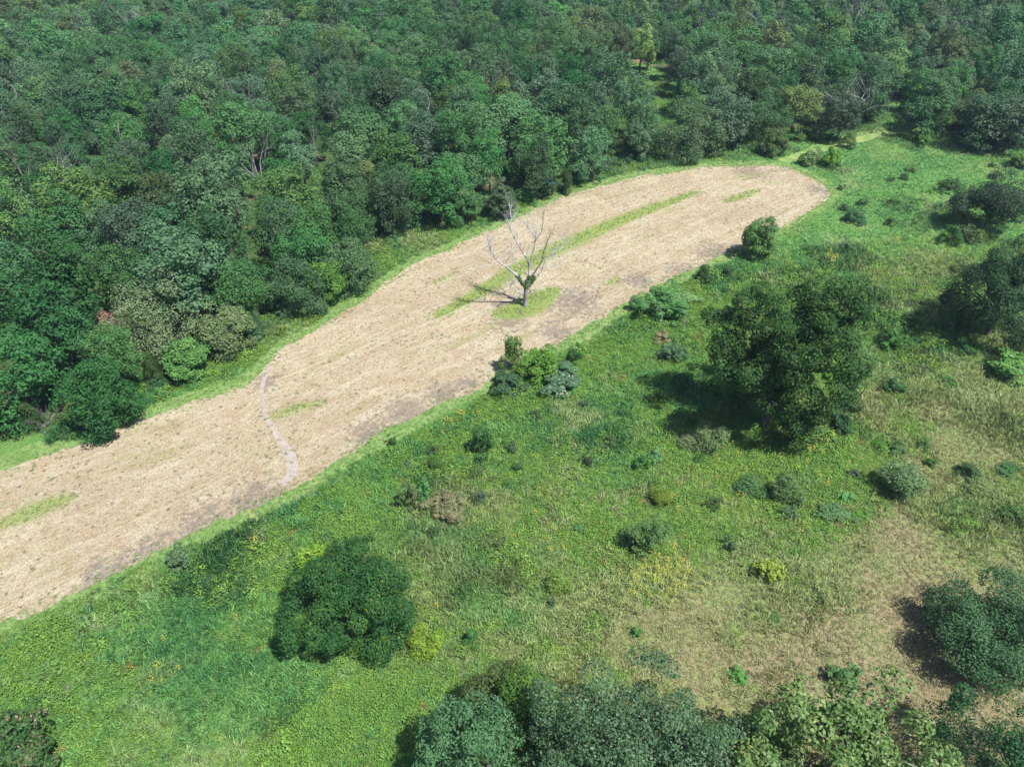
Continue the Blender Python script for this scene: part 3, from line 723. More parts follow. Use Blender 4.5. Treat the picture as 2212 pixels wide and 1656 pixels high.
one(1770, 270, 42, 4.8, 'cedar_olive', 'dark olive cedar by the pale grass track', 513, zb=.05, cone=.6, cr=.5, nclump=70, per=70)
one(1000, 430, 70, 6.5, 'shrub', 'light green tree at the verge below the olive cedar', 514, zb=.1, skirt=-.9)
one(1082, 420, 66, 6.5, 'cedar', 'feathery dark cedar at the verge behind the dead tree', 516, name='cedar_tree', zb=.05, cone=.7, cr=.55, nclump=90)
one(1375, 295, 60, 7.0, 'oak_grey', 'grey-green young oak in front of the clearing at the upper verge', 517, zb=.3)

def dome(cx, cyy, w, H, mat, label, k):
    zc = H * .6; x, y = G(cx, cyy, zc); R = w / 2 * depth(y, zc) / FPX
    ms, r0, h0 = SKIRT[k % 5]; special.append((x, y, R))
    put_tree('oak_tree', ms, (x, y), k * 1.9, (R / r0, R / r0, H / h0), label, 'tree', None, mat)
for k, (a_, b_, w_, h_, m_, l_) in enumerate(((1210, 235, 120, 13, 'oak_dark', 'tall dark oak mass behind the teal blind'), (1285, 325, 90, 9.5, 'oak_mid', 'mid green oak on the margin next to the teal blind'),
        (1158, 348, 95, 11, 'oak_dark', 'dark oak overhanging the feathery cedar at the verge'), (1663, 148, 120, 12, 'oak_mid', 'broad oak dome behind the large rounded dark oak'), (1532, 165, 95, 12, 'oak_bright', 'fresh green oak dome beside the grassy clearing'),
        (2011, 218, 120, 11, 'oak_dark', 'dark oak dome beside the woodland gap'), (2124, 244, 155, 10.5, 'oak_dark', 'wide dark oak at the far margin of the meadow'), (1889, 174, 115, 13, 'oak_mid', 'tall oak dome behind the large leafless tree'),
        (1825, 242, 92, 9.5, 'oak_grey', 'grey-green oak under the large leafless tree'), (2200, 256, 120, 11, 'oak_grey', 'grey-green oak at the far corner of the meadow'), (1750, 168, 105, 12, 'oak_dark', 'dark oak dome above the slim pale snag'),
        (470, 425, 112, 11.5, 'oak_grey', 'soft grey-green oak beside the bare earth gap'), (130, 490, 150, 12, 'oak_mid', 'broad mid green oak among grey-green crowns deep in the wood'), (290, 515, 150, 12, 'oak_grey', 'broad grey-green oak behind the pale olive tree'),
        (110, 700, 190, 12, 'oak_dark', 'massive dark oak beside the pale olive tree'), (40, 800, 170, 10, 'oak_dark', 'dark oak reaching the ground behind the grey dead shrub'), (610, 420, 145, 11.5, 'oak_olive', 'olive tinged oak above the bare earth gap'),
        (765, 490, 92, 9.5, 'oak_dark', 'narrow dark oak above the bright thicket'), (848, 425, 92, 11, 'oak_grey', 'grey-green vine-hung oak next to the olive brown cedar'), (948, 400, 130, 11, 'oak_dark', 'dark spreading oak behind the light green verge tree'),
        (914, 305, 135, 12.5, 'oak_grey', 'pale grey-green oak in the middle of the wood'), (1050, 290, 130, 12, 'oak_mid', 'mid green oak dome above the feathery cedar'), (1930, 130, 110, 12, 'oak_bright', 'fresh green oak dome far behind the woodland gap'), (230, 770, 120, 9, 'oak_mid', 'mid green oak above the dark leafy edge tree'))):
    dome(a_, b_, w_, h_, m_, l_, k)

def bare(cx, cyy, H, label, k, mat=None, zc=None, s=1.0, tall=False):
    x, y = G(cx, cyy, zc or H * .65)
    m = BARE[k % 4]
    root = put_tree('dead_tree', m, (x, y), cx * .37, (H / (9.0 + k % 3) * s, H / (9.0 + k % 3) * s, H / (9.0 + k % 3)), label, 'dead tree', 'leafless trees in the wood', parts=('branches', 'trunk'))
    special.append((x, y, 2.0 * s)); return root
WILD = 'leafless grey tree among the green crowns of the wood'
bare(1838, 195, 14.5, 'large pale leafless tree rising over the wood by the grass track', 2, s=1.35)
bare(1775, 225, 10, 'slim pale leafless snag beside the large leafless tree', 0, s=.4)
bare(742, 222, 11.5, 'leafless grey tree with forked white limbs in mid wood', 2)
bare(655, 305, 10.5, 'pale leafless tree with bleached tops above a gap in the wood', 0)
x_, y_ = G(98, 935)
put_tree('dead_tree', BSH[0], (x_, y_), 1.0, (2.6, 2.6, 2.9), 'grey dead shrub with fine twigs at the woodland edge', 'dead tree', None, parts=('branches', 'trunk')); special.append((x_, y_ + 1, 2.5))
for k, (a, b) in enumerate(((520, 188), (40, 350), (150, 355), (1145, 112), (800, 62), (880, 62), (290, 45), (720, 60), (1010, 135), (1080, 170), (555, 350), (690, 165), (170, 40), (240, 20),
                            (1500, 22), (1620, 30), (1700, 40), (1800, 22), (1850, 35), (1375, 45), (1940, 18), (2040, 70), (1560, 55), (1250, 25))):
    bare(a, b, 12.6, WILD, k, s=.85)

# scattered through the wood
cand = []
tries = rg(77).uniform((-215, 20), (215, 325), (60000, 2))
okm = inside(tries[:, 0], tries[:, 1], FORC)
tpx, tpy = PJ(tries[:, 0], tries[:, 1], 7.0)
okm &= (tpx > -140) & (tpx < 2350) & (tpy > -90)
tries = tries[okm]; ded = seg_dist(tries[:, 0], tries[:, 1], EDGC)
cell = {}
rr = rg(78)
def free(x, y, s):
    i, j = int(x // 6), int(y // 6)
    for a in (i - 1, i, i + 1):
        for b in (j - 1, j, j + 1):
            for (p, q, t) in cell.get((a, b), ()):
                if (x - p) ** 2 + (y - q) ** 2 < (.5 * (s + t)) ** 2: return False
    return True
gaps = [(*G(505, 470), 4.5, 7), (*G(470, 520), 2.5, 4), (*G(690, 470), 3, 5), (*G(180, 610), 3, 4), (*G(590, 385), 3, 4), (*G(705, 330), 4, 5)]
for (x, y), d in zip(tries, ded):
    if abs(x - 30) < 8.5 and 145 < y < 196: continue             # the grassy clearing
    if abs(x - BLX) < 2.6 and BLY - 20 < y < BLY + 2.0: continue   # open front of the blind
    if any(abs(x - a) < p and abs(y - b) < q for a, b, p, q in gaps): continue
    if any((x - a) ** 2 + (y - b) ** 2 < (r * .8 + 1.6) ** 2 for a, b, r in special): continue
    s = 4.9 + 3.6 * rr.random() ** 1.4
    if d < 1.2: continue
    if free(x, y, s):
        cell.setdefault((int(x // 6), int(y // 6)), []).append((x, y, s)); cand.append((x, y, s, d))
cand.sort(key=lambda c: math.hypot(c[0], c[1]) + 0.0)
KINDS = {'oak_dark': 'dark green oak', 'oak_mid': 'mid green oak', 'oak_grey': 'grey-green oak', 'oak_olive': 'olive tinged oak', 'oak_bright': 'fresh green oak'}
NIND = 285
MARKS = [(G(325, 665, 6), 'the lightest broad crown'), (G(795, 395, 6), 'the olive brown cedar'), (G(742, 222, 7), 'the leafless tree with white limbs'), (G(655, 305, 7), 'the bleached leafless tree'), (G(1388, 95, 7), 'the yellow-green deep wood tree'),
         ((BLX, BLY), 'the teal blind'), ((30, 176), 'the grassy clearing'), (G(1838, 195, 8), 'the large leafless tree'), (G(745, 560, 4), 'the bright thicket on the bulge'), (G(95, 905), 'the grey dead shrub'), (G(505, 470), 'the bare earth gap'),
         (G(1640, 240, 5), 'the large rounded oak'), (G(1930, 250), 'the end of the grass track'), (G(1495, 260, 6), 'the oak mass overhanging the verge'), (G(520, 188, 8), 'the twiggy grey tree deep in the wood'), (G(40, 350, 8), 'the grey twigs by the olive crowns')]
far = []
for k, (x, y, s, d) in enumerate(cand):
    margin = d < 6.5
    u = rr.random() + (fbm(np.array([x]), np.array([y]), 40, 9)[0] - .5) * .7
    mat = 'oak_dark' if u < .34 else 'oak_mid' if u < .60 else 'oak_grey' if u < .80 else 'oak_olive' if u < .92 else 'oak_bright'
    sc = s / 6.0 * rr.uniform(.86, 1.04)
    sz = (.5 + .5 * sc) * rr.uniform(.82, 1.18)
    if k < NIND:
        ms, R, H = (SKIRT if margin else THIN if rr.random() < .12 else WOOD)[rr.integers(0, 5 if margin else 3)] if margin else (THIN[rr.integers(0, 3)] if rr.random() < .1 else WOOD[rr.integers(0, 9)])
        if margin: sz *= .82
        place = 'leafy to the ground along the margin of the wood' if margin else 'crowded among other crowns inside the wood'
        dm, mk = min((math.hypot(x - a[0], y - a[1]), b) for a, b in MARKS)
        size = 'slender ' if sc < .88 else 'broad ' if sc > 1.08 else 'tall ' if sz > sc * 1.08 else ''
        if dm < 22: place = ('leafy to the ground near ' if margin else 'crowded among crowns near ') + mk
        put_tree('oak_tree', ms, (x, y), rr.uniform(0, 6.28), (sc, sc, sz), '%s%s, %s' % (size, KINDS[mat], place), 'tree', '%ss %s' % (KINDS[mat], 'on the wood margin' if margin else 'inside the wood'), mat)
    else:
        far.append((x, y, sc, sz, mat))

# ------------------------------------------------------------------ instanced cover (grass, weeds, far wood)
def scatter(name, protos, P, rot, scl, idx, tint, label, cat):
    me = bpy.data.meshes.new(name); P = np.asarray(P, np.float32)
    me.vertices.add(len(P)); me.vertices.foreach_set('co', P.ravel())
    a = me.attributes.new('rot', 'FLOAT_VECTOR', 'POINT'); a.data.foreach_set('vector', np.asarray(rot, np.float32).ravel())
    a = me.attributes.new('scl', 'FLOAT_VECTOR', 'POINT'); a.data.foreach_set('vector', np.asarray(scl, np.float32).ravel())
    a = me.attributes.new('pick', 'INT', 'POINT'); a.data.foreach_set('value', np.asarray(idx, np.int32))
    if tint is not None:
        a = me.attributes.new('tint', 'FLOAT_COLOR', 'POINT'); a.data.foreach_set('color', np.c_[tint, np.ones(len(P))].astype(np.float32).ravel())
    o = obj(name, me); tag(o, label, cat, kind='stuff')
    coll = bpy.data.collections.new(name + '_kinds')
    for p in protos: coll.objects.link(p)
    ng = bpy.data.node_groups.new(name, 'GeometryNodeTree')
    ng.interface.new_socket('Geometry', in_out='INPUT', socket_type='NodeSocketGeometry')
    ng.interface.new_socket('Geometry', in_out='OUTPUT', socket_type='NodeSocketGeometry')
    N, L = ng.nodes, ng.links
    gi, go = N.new('NodeGroupInput'), N.new('NodeGroupOutput')
    ci = N.new('GeometryNodeCollectionInfo'); ci.inputs['Collection'].default_value = coll
    ci.inputs['Separate Children'].default_value = True; ci.inputs['Reset Children'].default_value = True
    ip = N.new('GeometryNodeInstanceOnPoints'); ip.inputs['Pick Instance'].default_value = True
    def na(nm, ty):
        q = N.new('GeometryNodeInputNamedAttribute'); q.data_type = ty; q.inputs['Name'].default_value = nm
        return [s for s in q.outputs if s.enabled and s.name == 'Attribute'][0]
    e = N.new('FunctionNodeEulerToRotation'); L.new(na('rot', 'FLOAT_VECTOR'), e.inputs[0])
    L.new(gi.outputs[0], ip.inputs['Points']); L.new(ci.outputs[0], ip.inputs['Instance'])
    L.new(na('pick', 'INT'), ip.inputs['Instance Index']); L.new(e.outputs[0], ip.inputs['Rotation']); L.new(na('scl', 'FLOAT_VECTOR'), ip.inputs['Scale'])
    L.new(ip.outputs[0], go.inputs[0])
    o.modifiers.new('scatter', 'NODES').node_group = ng
    return o
def proto(name, me): return bpy.data.objects.new(name, me)

# far part of the wood, too many crowns to count: kinds sorted by name so that pick = material * 3 + shape
mats = ['oak_dark', 'oak_mid', 'oak_grey', 'oak_olive', 'oak_bright']
pro = []
for mi_, m_ in enumerate(mats):
    for k in range(3):
        r = rg(600 + k); H = 10.5
        c, t_ = make_tree(r, 4.2, H, H * .22, 75, 44, .46, 1.1, m_, name='far_%d_%d' % (mi_, k), lumps=.32, inner=.12, skirt=-.4, limbs=6, nr=.32)
        pro.append(proto('far_crown_%02d' % (mi_ * 3 + k), c))
        if mi_ == 0: pass
far = np.array([(a, b, c, d, mats.index(m)) for a, b, c, d, m in far], float)
n = len(far)
scatter('far_woodland', pro, np.c_[far[:, 0], far[:, 1], hgt(far[:, 0], far[:, 1])], np.c_[np.zeros((n, 2)), rr.uniform(0, 6.28, n)], np.c_[far[:, 2], far[:, 2], far[:, 3]],
        (far[:, 4] * 3 + rr.integers(0, 3, n)).astype(int), None, 'distant close-packed oak canopy filling the far side of the wood', 'woodland')

# ------------------------------------------------------------------ shrubs and saplings of the meadow
SH = {}
def shrub_set(key, n, seed, **kw):
    SH[key] = []
    for k in range(n):
        a = dict(nclump=40, per=64, leaf=.15, cr=.25, lumps=.8, lobes=7, inner=.15, skirt=-.4, sprig=.2, gap=.05, limbs=10, trunk_r=.05, aspect=.6); a.update(kw)
        SH[key].append(make_tree(rg(seed + k), 1.0, 1.7, .05, a.pop('nclump'), a.pop('per'), a.pop('leaf'), a.pop('cr'), 'shrub', name='%s_%d' % (key, k), **a))
shrub_set('bush', 5, 700)
shrub_set('loose', 4, 720, nclump=30, per=45, gap=.1, lumps=.8, lobes=6, cr=.24, limbs=18)
shrub_set('feather', 3, 740, nclump=60, per=60, leaf=.20, aspect=.22, cr=.38, skirt=-.6)
shrub_set('cone', 3, 760, nclump=60, per=60, leaf=.13, cone=.7, cr=.27, aspect=.4, lumps=.15, skirt=-.9)
shrub_set('big', 3, 780, nclump=80, per=90, leaf=.09, cr=.22, lumps=.6, lobes=10)
KN = {'bush': 'leafy bush', 'loose': 'open-branched bush', 'feather': 'feathery bush', 'cone': 'pointed cedar', 'big': 'large leafy bush', 'bare': 'leafless brush'}
CN = {'bluegreen': 'blue-green', 'greygreen': 'grey-green', 'willow': 'pale green', 'shrub': 'rich green', 'cedar': 'dark green', 'cedar_olive': 'olive green', 'oak_olive': 'dull olive',
      'oak_bright': 'fresh green', 'lime': 'yellow-green', 'rust': 'rust tinted', 'oak_dark': 'deep green', 'pink': 'pink flowering', 'milky': 'white flecked', 'pale': 'light green', 'oak_grey': 'soft grey-green', None: 'grey'}
def zone(px, py):
    if py < 470 and px > 1650: return 'in the lush grass beyond the rounded end of the stubble'
    if px > 1950 and 470 <= py < 900: return 'beside the broad dark oaks on the meadow'
    if 1500 < px < 1960 and py < 1000 and py > 600: return 'around the tall airy tree'
    if py > 1260 and px > 980: return 'in the dry brown grass by the big oaks'
    if px < 600: return 'in the tall grass below the stubble strip'
    if px < 985 and py > 1150: return 'near the dense round tree'
    if px < 1300 and py < 880: return 'on the verge midway along the stubble strip'
    if px < 1240: return 'in the green meadow below the stubble strip'
    if py < 800: return 'in the thicket along the far part of the verge'
    if px > 1750: return 'in the drier grass right of the tall airy tree'.replace('right of', 'past')
    return 'in the brambly middle of the meadow'
SHR = [(1041, 991, 921, 66, 'cone', 'oak_dark', 'thick dark cone-shaped bush standing alone in the green meadow'), (849, 969, 939, 27, 'loose', 'bluegreen'), (940, 985, 958, 28, 'loose', 'greygreen'), (941, 1019, 988, 30, 'feather', 'bluegreen'),
       (885, 1103, 1040, 44, 'bush', 'oak_olive', 'dark olive bush beside the rust tinted dome'), (915, 1090, 1030, 40, 'bush', 'shrub', 'green bush half behind the dark olive bush'), (968, 1127, 1073, 86, 'big', 'rust', 'rust tinted domed bush with grey stems in the green meadow'),
       (1035, 1087, 1057, 32, 'loose', 'greygreen'), (936, 1165, 1136, 30, 'loose', 'greygreen'), (1117, 1021, 991, 26, 'loose', 'bluegreen'), (1105, 979, 953, 34, 'loose', 'bluegreen'), (1095, 1051, 1034, 22, 'bush', 'bluegreen'),
       (1321, 969, 940, 28, 'loose', 'bluegreen'), (1273, 1009, 976, 28, 'loose', 'greygreen'), (1387, 1015, 979, 36, 'bush', 'bluegreen'), (1417, 995, 967, 36, 'bush', 'shrub'),
       (1535, 977, 914, 62, 'feather', 'willow', 'taller pale willow-like bush at the end of the biggest shadow'), (1489, 970, 937, 52, 'feather', 'pale'), (1431, 1093, 1057, 46, 'feather', 'cedar_olive'), (1543, 1099, 1067, 30, 'loose', 'bluegreen'),
       (1619, 1069, 1029, 66, 'feather', 'bluegreen'), (1590, 1070, 1040, 40, 'bare', None), (1399, 1205, 1121, 98, 'big', 'shrub', 'wide leafy bush shading bare brown twigs beside the yellow flowers'), (1315, 1222, 1194, 38, 'bare', None), (1579, 1192, 1158, 32, 'loose', 'bluegreen'),
       (1663, 1256, 1206, 62, 'bush', 'lime', 'round yellow-green bush at the edge of the dry brown grass'), (1696, 1087, 1023, 68, 'feather', 'willow', 'tall feathery bush in the brambles below the tall airy tree'), (1736, 1043, 1027, 24, 'bush', 'shrub'), (1708, 1121, 1089, 42, 'loose', 'bluegreen'),
       (1818, 1021, 1004, 36, 'bush', 'shrub'), (1846, 1035, 1015, 30, 'loose', 'greygreen'), (1830, 1087, 1063, 36, 'bush', 'shrub'), (1804, 1127, 1097, 70, 'bush', 'oak_bright', 'low wide fresh green clump in the drier grass'), (1812, 934, 886, 62, 'bush', 'oak_dark'),
       (1794, 962, 935, 40, 'loose', 'shrub'), (1840, 900, 865, 46, 'loose', 'bluegreen'), (1900, 975, 953, 34, 'bush', 'shrub'), (1942, 985, 959, 40, 'bush', 'shrub'), (1996, 971, 949, 32, 'loose', 'bluegreen'), (1958, 1085, 1009, 92, 'feather', 'willow', 'broad pale silvery-green bush alone in the drier grass'),
       (2090, 1037, 1003, 52, 'cone', 'cedar'), (2116, 1073, 1039, 66, 'feather', 'cedar_olive'), (2182, 1127, 1095, 46, 'loose', 'bluegreen'), (2176, 1031, 1008, 50, 'bush', 'bluegreen'), (1856, 1123, 1107, 32, 'bush', 'shrub'),
       (1796, 364, 318, 42, 'bush', 'fresh', 'bright sapling, second of the pair at the rounded end of the stubble'), (1755, 361, 317, 44, 'bush', 'fresh', 'bright sapling closest to the rounded end of the stubble'), (1835, 321, 280, 34, 'cone', 'fresh', 'pointed yellow-green sapling beside the pale grass track'),
       (1988, 312, 276, 46, 'bush', 'fresh', 'bright rounded sapling near the woodland gap'), (1928, 394, 378, 20, 'loose', 'bluegreen'), (1954, 389, 373, 20, 'cone', 'cedar'), (1974, 371, 356, 28, 'loose', 'bluegreen'), (2058, 417, 380, 52, 'loose', 'bluegreen', 'ragged blue-green bush, tallest in the lush grass near the dark oak'),
       (2034, 401, 388, 16, 'loose', 'bluegreen'), (2143, 361, 350, 17, 'bush', 'cedar'), (2204, 366, 330, 52, 'bush', 'bluegreen', 'blue-green tree-like bush at the far meadow margin'), (1817, 413, 399, 18, 'loose', 'greygreen'), (1863, 449, 426, 28, 'loose', 'bluegreen'),
       (1826, 459, 442, 27, 'loose', 'greygreen'), (1846, 488, 454, 52, 'cone', 'oak_dark', 'dark spreading cedar-like bush by the far verge'), (1922, 491, 472, 25, 'cone', 'cedar'), (1936, 445, 430, 28, 'loose', 'bluegreen'), (2030, 455, 438, 27, 'loose', 'shrub'), (1834, 543, 520, 32, 'loose', 'bluegreen'),
       (2054, 536, 490, 50, 'cone', 'cedar', 'dark cedar standing in the shadow of the bushy dark oak'), (2092, 528, 484, 66, 'loose', 'greygreen', 'grey twiggy bush at the foot of the bushy dark oak'), (1864, 641, 616, 40, 'cone', 'cedar', 'dark pointed cedar behind the tall airy tree'), (2068, 668, 632, 46, 'bush', 'lime', 'lime green bush behind the broad dark oak'),
       (2047, 719, 656, 36, 'cone', 'oak_dark', 'slim dark sapling in the shadow of the broad dark oak'), (1930, 756, 700, 56, 'bush', 'bluegreen', 'rounded dense blue-green bush past the tall airy tree'), (1933, 853, 818, 52, 'loose', 'bluegreen'), (1889, 780, 755, 46, 'bare', None), (2054, 838, 818, 34, 'loose', 'bluegreen'),
       (2184, 826, 767, 92, 'bush', 'shrub', 'wide green bush below the broad dark oak'), (1519, 612, 570, 30, 'cone', 'cedar'), (1571, 604, 574, 34, 'cone', 'cedar'), (1560, 699, 665, 52, 'bush', 'bluegreen'), (1480, 660, 630, 60, 'bush', 'shrub'),
       (1107, 806, 722, 60, 'cone', 'fresh', 'light green pointed young conifer on the verge midway along the stubble'), (1092, 850, 800, 76, 'bush', 'oak_dark', 'dark bushy clump below the light green young conifer'), (1172, 822, 748, 92, 'big', 'shrub', 'green rounded bush next to the light green young conifer'), (1239, 786, 741, 42, 'loose', 'bluegreen'),
       (1212, 848, 795, 98, 'bush', 'milky', 'sprawling white flecked weeds below the green rounded bush'), (1371, 674, 636, 32, 'cone', 'shrub'), (1438, 696, 619, 96, 'big', 'shrub', 'dense bushy thicket by the white leafless stems'), (1455, 783, 740, 62, 'bush', 'oak_dark', 'dark rounded bush in the bramble slope below the white stems'), (1431, 742, 715, 46, 'loose', 'rust', 'rust tinted bush below the white leafless stem'),
       (384, 1229, 1183, 62, 'bush', 'bluegreen', 'blue-green bush near the lower edge of the stubble strip'), (452, 1268, 1243, 32, 'loose', 'bluegreen'), (318, 1298, 1280, 36, 'bush', 'shrub'), (45, 1690, 1550, 150, 'big', 'pink', 'pink flowering thicket in the tall grass'), (135, 1524, 1500, 92, 'bare', None, 'flat grey-brown dead brush in the tall grass'),
       (38, 1552, 1525, 38, 'loose', 'shrub'), (91, 1478, 1440, 84, 'loose', 'shrub'), (921, 1424, 1365, 62, 'feather', 'lime', 'feathery yellow-green bush beside the dense round tree'), (1203, 1284, 1238, 54, 'feather', 'lime', 'feathery yellow-green bush alone in the middle meadow'), (1020, 1400, 1361, 40, 'cone', 'shrub'), (1193, 1315, 1290, 22, 'loose', 'bluegreen'),
       (1829, 1484, 1435, 60, 'bush', 'shrub', 'green bush with a short shadow on the dry ground by the glossy oak'), (1600, 1474, 1448, 40, 'loose', 'shrub'), (1775, 1302, 1286, 26, 'bush', 'cedar'), (1674, 1340, 1328, 22, 'bush', 'bluegreen'), (705, 1262, 1190, 95, 'feather', 'lime', 'yellow-green stems rising behind the dense round tree'), (770, 1262, 1200, 70, 'feather', 'cedar_olive', 'olive stems rising behind the dense round tree'),
       (1640, 780, 740, 50, 'loose', 'shrub'), (1810, 830, 790, 60, 'bush', 'shrub'), (2010, 420, 408, 18, 'loose', 'shrub'), (1260, 880, 862, 24, 'loose', 'bluegreen'), (1160, 905, 885, 26, 'loose', 'greygreen'), (1350, 900, 880, 24, 'loose', 'bluegreen'), (880, 1010, 992, 22, 'bush', 'shrub'), (640, 1130, 1112, 24, 'bush', 'shrub'), (800, 1175, 1150, 26, 'loose', 'bluegreen'),
       (1080, 1500, 1470, 44, 'bush', 'shrub'), (1375, 1375, 1355, 22, 'bush', 'shrub'), (1250, 1150, 1130, 26, 'bush', 'shrub'), (1510, 1000, 978, 26, 'loose', 'bluegreen'), (2010, 1010, 990, 24, 'bush', 'shrub'), (2090, 770, 745, 40, 'loose', 'bluegreen'), (1970, 640, 622, 26, 'loose', 'greygreen'), (1890, 560, 545, 24, 'loose', 'shrub'), (2000, 480, 468, 20, 'loose', 'shrub')]
rs = rg(900)
for k, e in enumerate(SHR):
    bx, by, top, w, kd, mt = e[:6]
    x, y, H, R = spot(bx, by, top, w, .55)
    H = max(H, R * .5)
    lab = e[6] if len(e) > 6 else '%s %s %s' % (CN[mt], KN[kd], zone(bx, by))
    if kd == 'bare':
        put_tree('dead_brush', BSH[k % 3], (x, y), k * 1.3, (R / .95, R / .95, max(H, .8) / 1.7), lab, 'shrub', 'leafless brush on the meadow', parts=('branches', 'stem'))
    else:
        put_tree('cedar' if kd == 'cone' and mt == 'cedar' else 'bush', SH[kd][k % len(SH[kd])], (x, y), k * 2.1, (R * 1.08, R * 1.08, H / 1.6), lab, 'shrub', 'bushes scattered over the meadow', mt, parts=('foliage', 'stem'))

# bushes under the woodland margin
L = np.r_[0, np.cumsum(np.linalg.norm(np.diff(ew, axis=0), axis=1))]
ns = 0
for s in np.arange(75, L[-1] - 120, 2.6):
    x = np.interp(s + rs.uniform(-1, 1), L, ew[:, 0]); y = np.interp(s, L, ew[:, 1]) + rs.uniform(-.6, 2.2)
    if abs(x - BLX) < 3.2 and y < BLY + 2: continue
    if rs.random() < .22: continue
    kd = ('bush', 'loose', 'big', 'bush')[rs.integers(0, 4)]; mt = ('oak_dark', 'shrub', 'oak_mid', 'oak_bright', 'oak_grey')[rs.integers(0, 5)]
    R = rs.uniform(.8, 1.9); H = R * rs.uniform(1.0, 1.7)
    CN.setdefault('oak_mid', 'mid green')
    put_tree('bush', SH[kd][ns % len(SH[kd])], (x, y), ns * 1.7, (R, R, H / 1.75), '%s %s growing under the margin of the wood' % (CN[mt], KN[kd]), 'shrub', 'bushes under the margin of the wood', mt, parts=('foliage', 'stem'))
    ns += 1
for k, (x, y) in enumerate([G(1225, 425), G(860, 520), G(560, 745), G(1600, 318), G(330, 840), G(60, 950)]):
    put_tree('cedar_tree', CED[k % 3], (x, y + 1.5), k, .7, 'small dark cedar tucked into the margin of the wood', 'tree', 'small cedars on the wood margin', None)

# ------------------------------------------------------------------ grass and weeds
def tuft_mesh(name, seed, n, h, spread, w, lean=.6):
    r = rg(seed); V, F, lv = [], [], []; k = 0
    for _ in range(n):
        a = r.uniform(0, 6.28); b = r.uniform(0, 6.28); rad = spread * math.sqrt(r.random()) * .5
        p = np.array([math.cos(b) * rad, math.sin(b) * rad, -.03]); hh = h * r.uniform(.55, 1.15); o = np.array([math.cos(a), math.sin(a), 0]); sd = np.array([-o[1], o[0], 0]) * w * r.uniform(.7, 1.3)
        ln = r.uniform(.2, 1) * lean
        m_ = p + o * ln * hh * .35 + np.array([0, 0, hh * .65]); t_ = p + o * ln * hh * 1.0 + np.array([0, 0, hh * (1 - .25 * ln)])
        V += [p - sd, p + sd, m_ + sd * .8, m_ - sd * .8, t_]; F.append((k, k + 1, k + 2, k + 3, k + 4)); k += 5
        lv += [r.random()] * 5
    F = np.array(F); q = F[:, :4]; t3 = F[:, [3, 2, 4]]
    return mesh_np(name, np.array(V), [q, t3], M['tuft'], np.array(lv))
def forb_mesh(name, seed, n, R, H, leaf, gold=0):
    r = rg(seed); d = norm(r.normal(size=(n, 3))); d[:, 2] = np.abs(d[:, 2])
    P = d * np.array([R, R, H]) * r.uniform(.5, 1.1, (n, 1)); P[:, 2] = np.maximum(P[:, 2], .03)
    V, F = leaves(r, P, d * .5 + np.array([0, 0, .8]) + r.normal(size=(n, 3)) * .45, leaf, .62)
    lv = np.repeat(r.random(n), 4)
    if gold:
        g = (P[:, 2] > np.quantile(P[:, 2], 1 - gold)).astype(int)
        return mesh_np(name, V, [F], None, lv, mats=[M['tuft'], M['gold']], mi=g)
    return mesh_np(name, V, [F], M['tuft'], lv)
TUFT = [proto('tuft_a%d' % k, tuft_mesh('tuft_a%d' % k, 1000 + k, 22, .55, .55, .022, .9)) for k in range(4)]
TUFT += [proto('tuft_b%d' % k, tuft_mesh('tuft_b%d' % k, 1010 + k, 26, .30, .55, .022, 1.3)) for k in range(2)]
FORB = [proto('weed_a%d' % k, forb_mesh('weed_a%d' % k, 1020 + k, 64, .36, .42, .09)) for k in range(3)]
GOLD = [proto('flower_a%d' % k, forb_mesh('flower_a%d' % k, 1030 + k, 60, .26, .6, .085, .35)) for k in range(2)]

cells = []
def cover(step, y0, y1, x0, x1, rng):
    X, Y = np.meshgrid(np.arange(x0, x1, step), np.arange(y0, y1, step)); X, Y = X.ravel(), Y.ravel()
    X = X + rng.uniform(-.5, .5, len(X)) * step; Y = Y + rng.uniform(-.5, .5, len(Y)) * step
    px, py = PJ(X, Y); k = (px > -60) & (px < 2280) & (py > 150) & (py < 1730); X, Y = X[k], Y[k]
    return X, Y
rc = rg(55)
parts_ = [cover(.40, 20, 62, -48, 62, rc), cover(.50, 62, 100, -70, 85, rc), cover(.62, 100, 160, -60, 130, rc), cover(.8, 160, 200, 10, 130, rc)]
X = np.concatenate([p[0] for p in parts_]); Y = np.concatenate([p[1] for p in parts_])
inf = inside(X, Y, fieldpoly); dfe = seg_dist(X, Y, outline[::4]); infor = inside(X, Y, FORC); dew = seg_dist(X, Y, EDGC); dtr = seg_dist(X, Y, trk[::3])
meadow = (~inf) & (dfe > .6 + 1.9 * vnoise(X, Y, 5, 120)) & (~(infor & (dew > 3.0))) & (dtr > 1.2)
cl = (np.abs(X - 30) < 9) & (np.abs(Y - 176) < 20)
meadow |= cl
X, Y, dfe = X[meadow], Y[meadow], dfe[meadow]; dew = dew[meadow]
dr = .98 * idw(DRY, X, Y) + (fbm(X, Y, 9, 20) - .5) * .9 + (fbm(X, Y, 2.2, 23, 2) - .5) * .35
br = idw(BRM, X, Y) + (fbm(X, Y, 7, 30) - .5) * .9 + (vnoise(X, Y, 1.6, 33) - .5) * .4
hue = fbm(X, Y, 5, 40); n = len(X); u = rc.random(n)
def lerp(a, b, t): return np.asarray(a) * (1 - t[:, None]) + np.asarray(b) * t[:, None]
green = lerp((.054, .168, .050), (.114, .252, .064), sstep(.3, .7, hue + (u - .5) * .25))
oliv = lerp((.175, .250, .075), (.265, .310, .115), rc.random(n))
straw = lerp((.215, .210, .092), (.310, .280, .140), rc.random(n))
tint = green * (1 - sstep(.12, .48, dr))[:, None] + oliv * sstep(.12, .48, dr)[:, None]
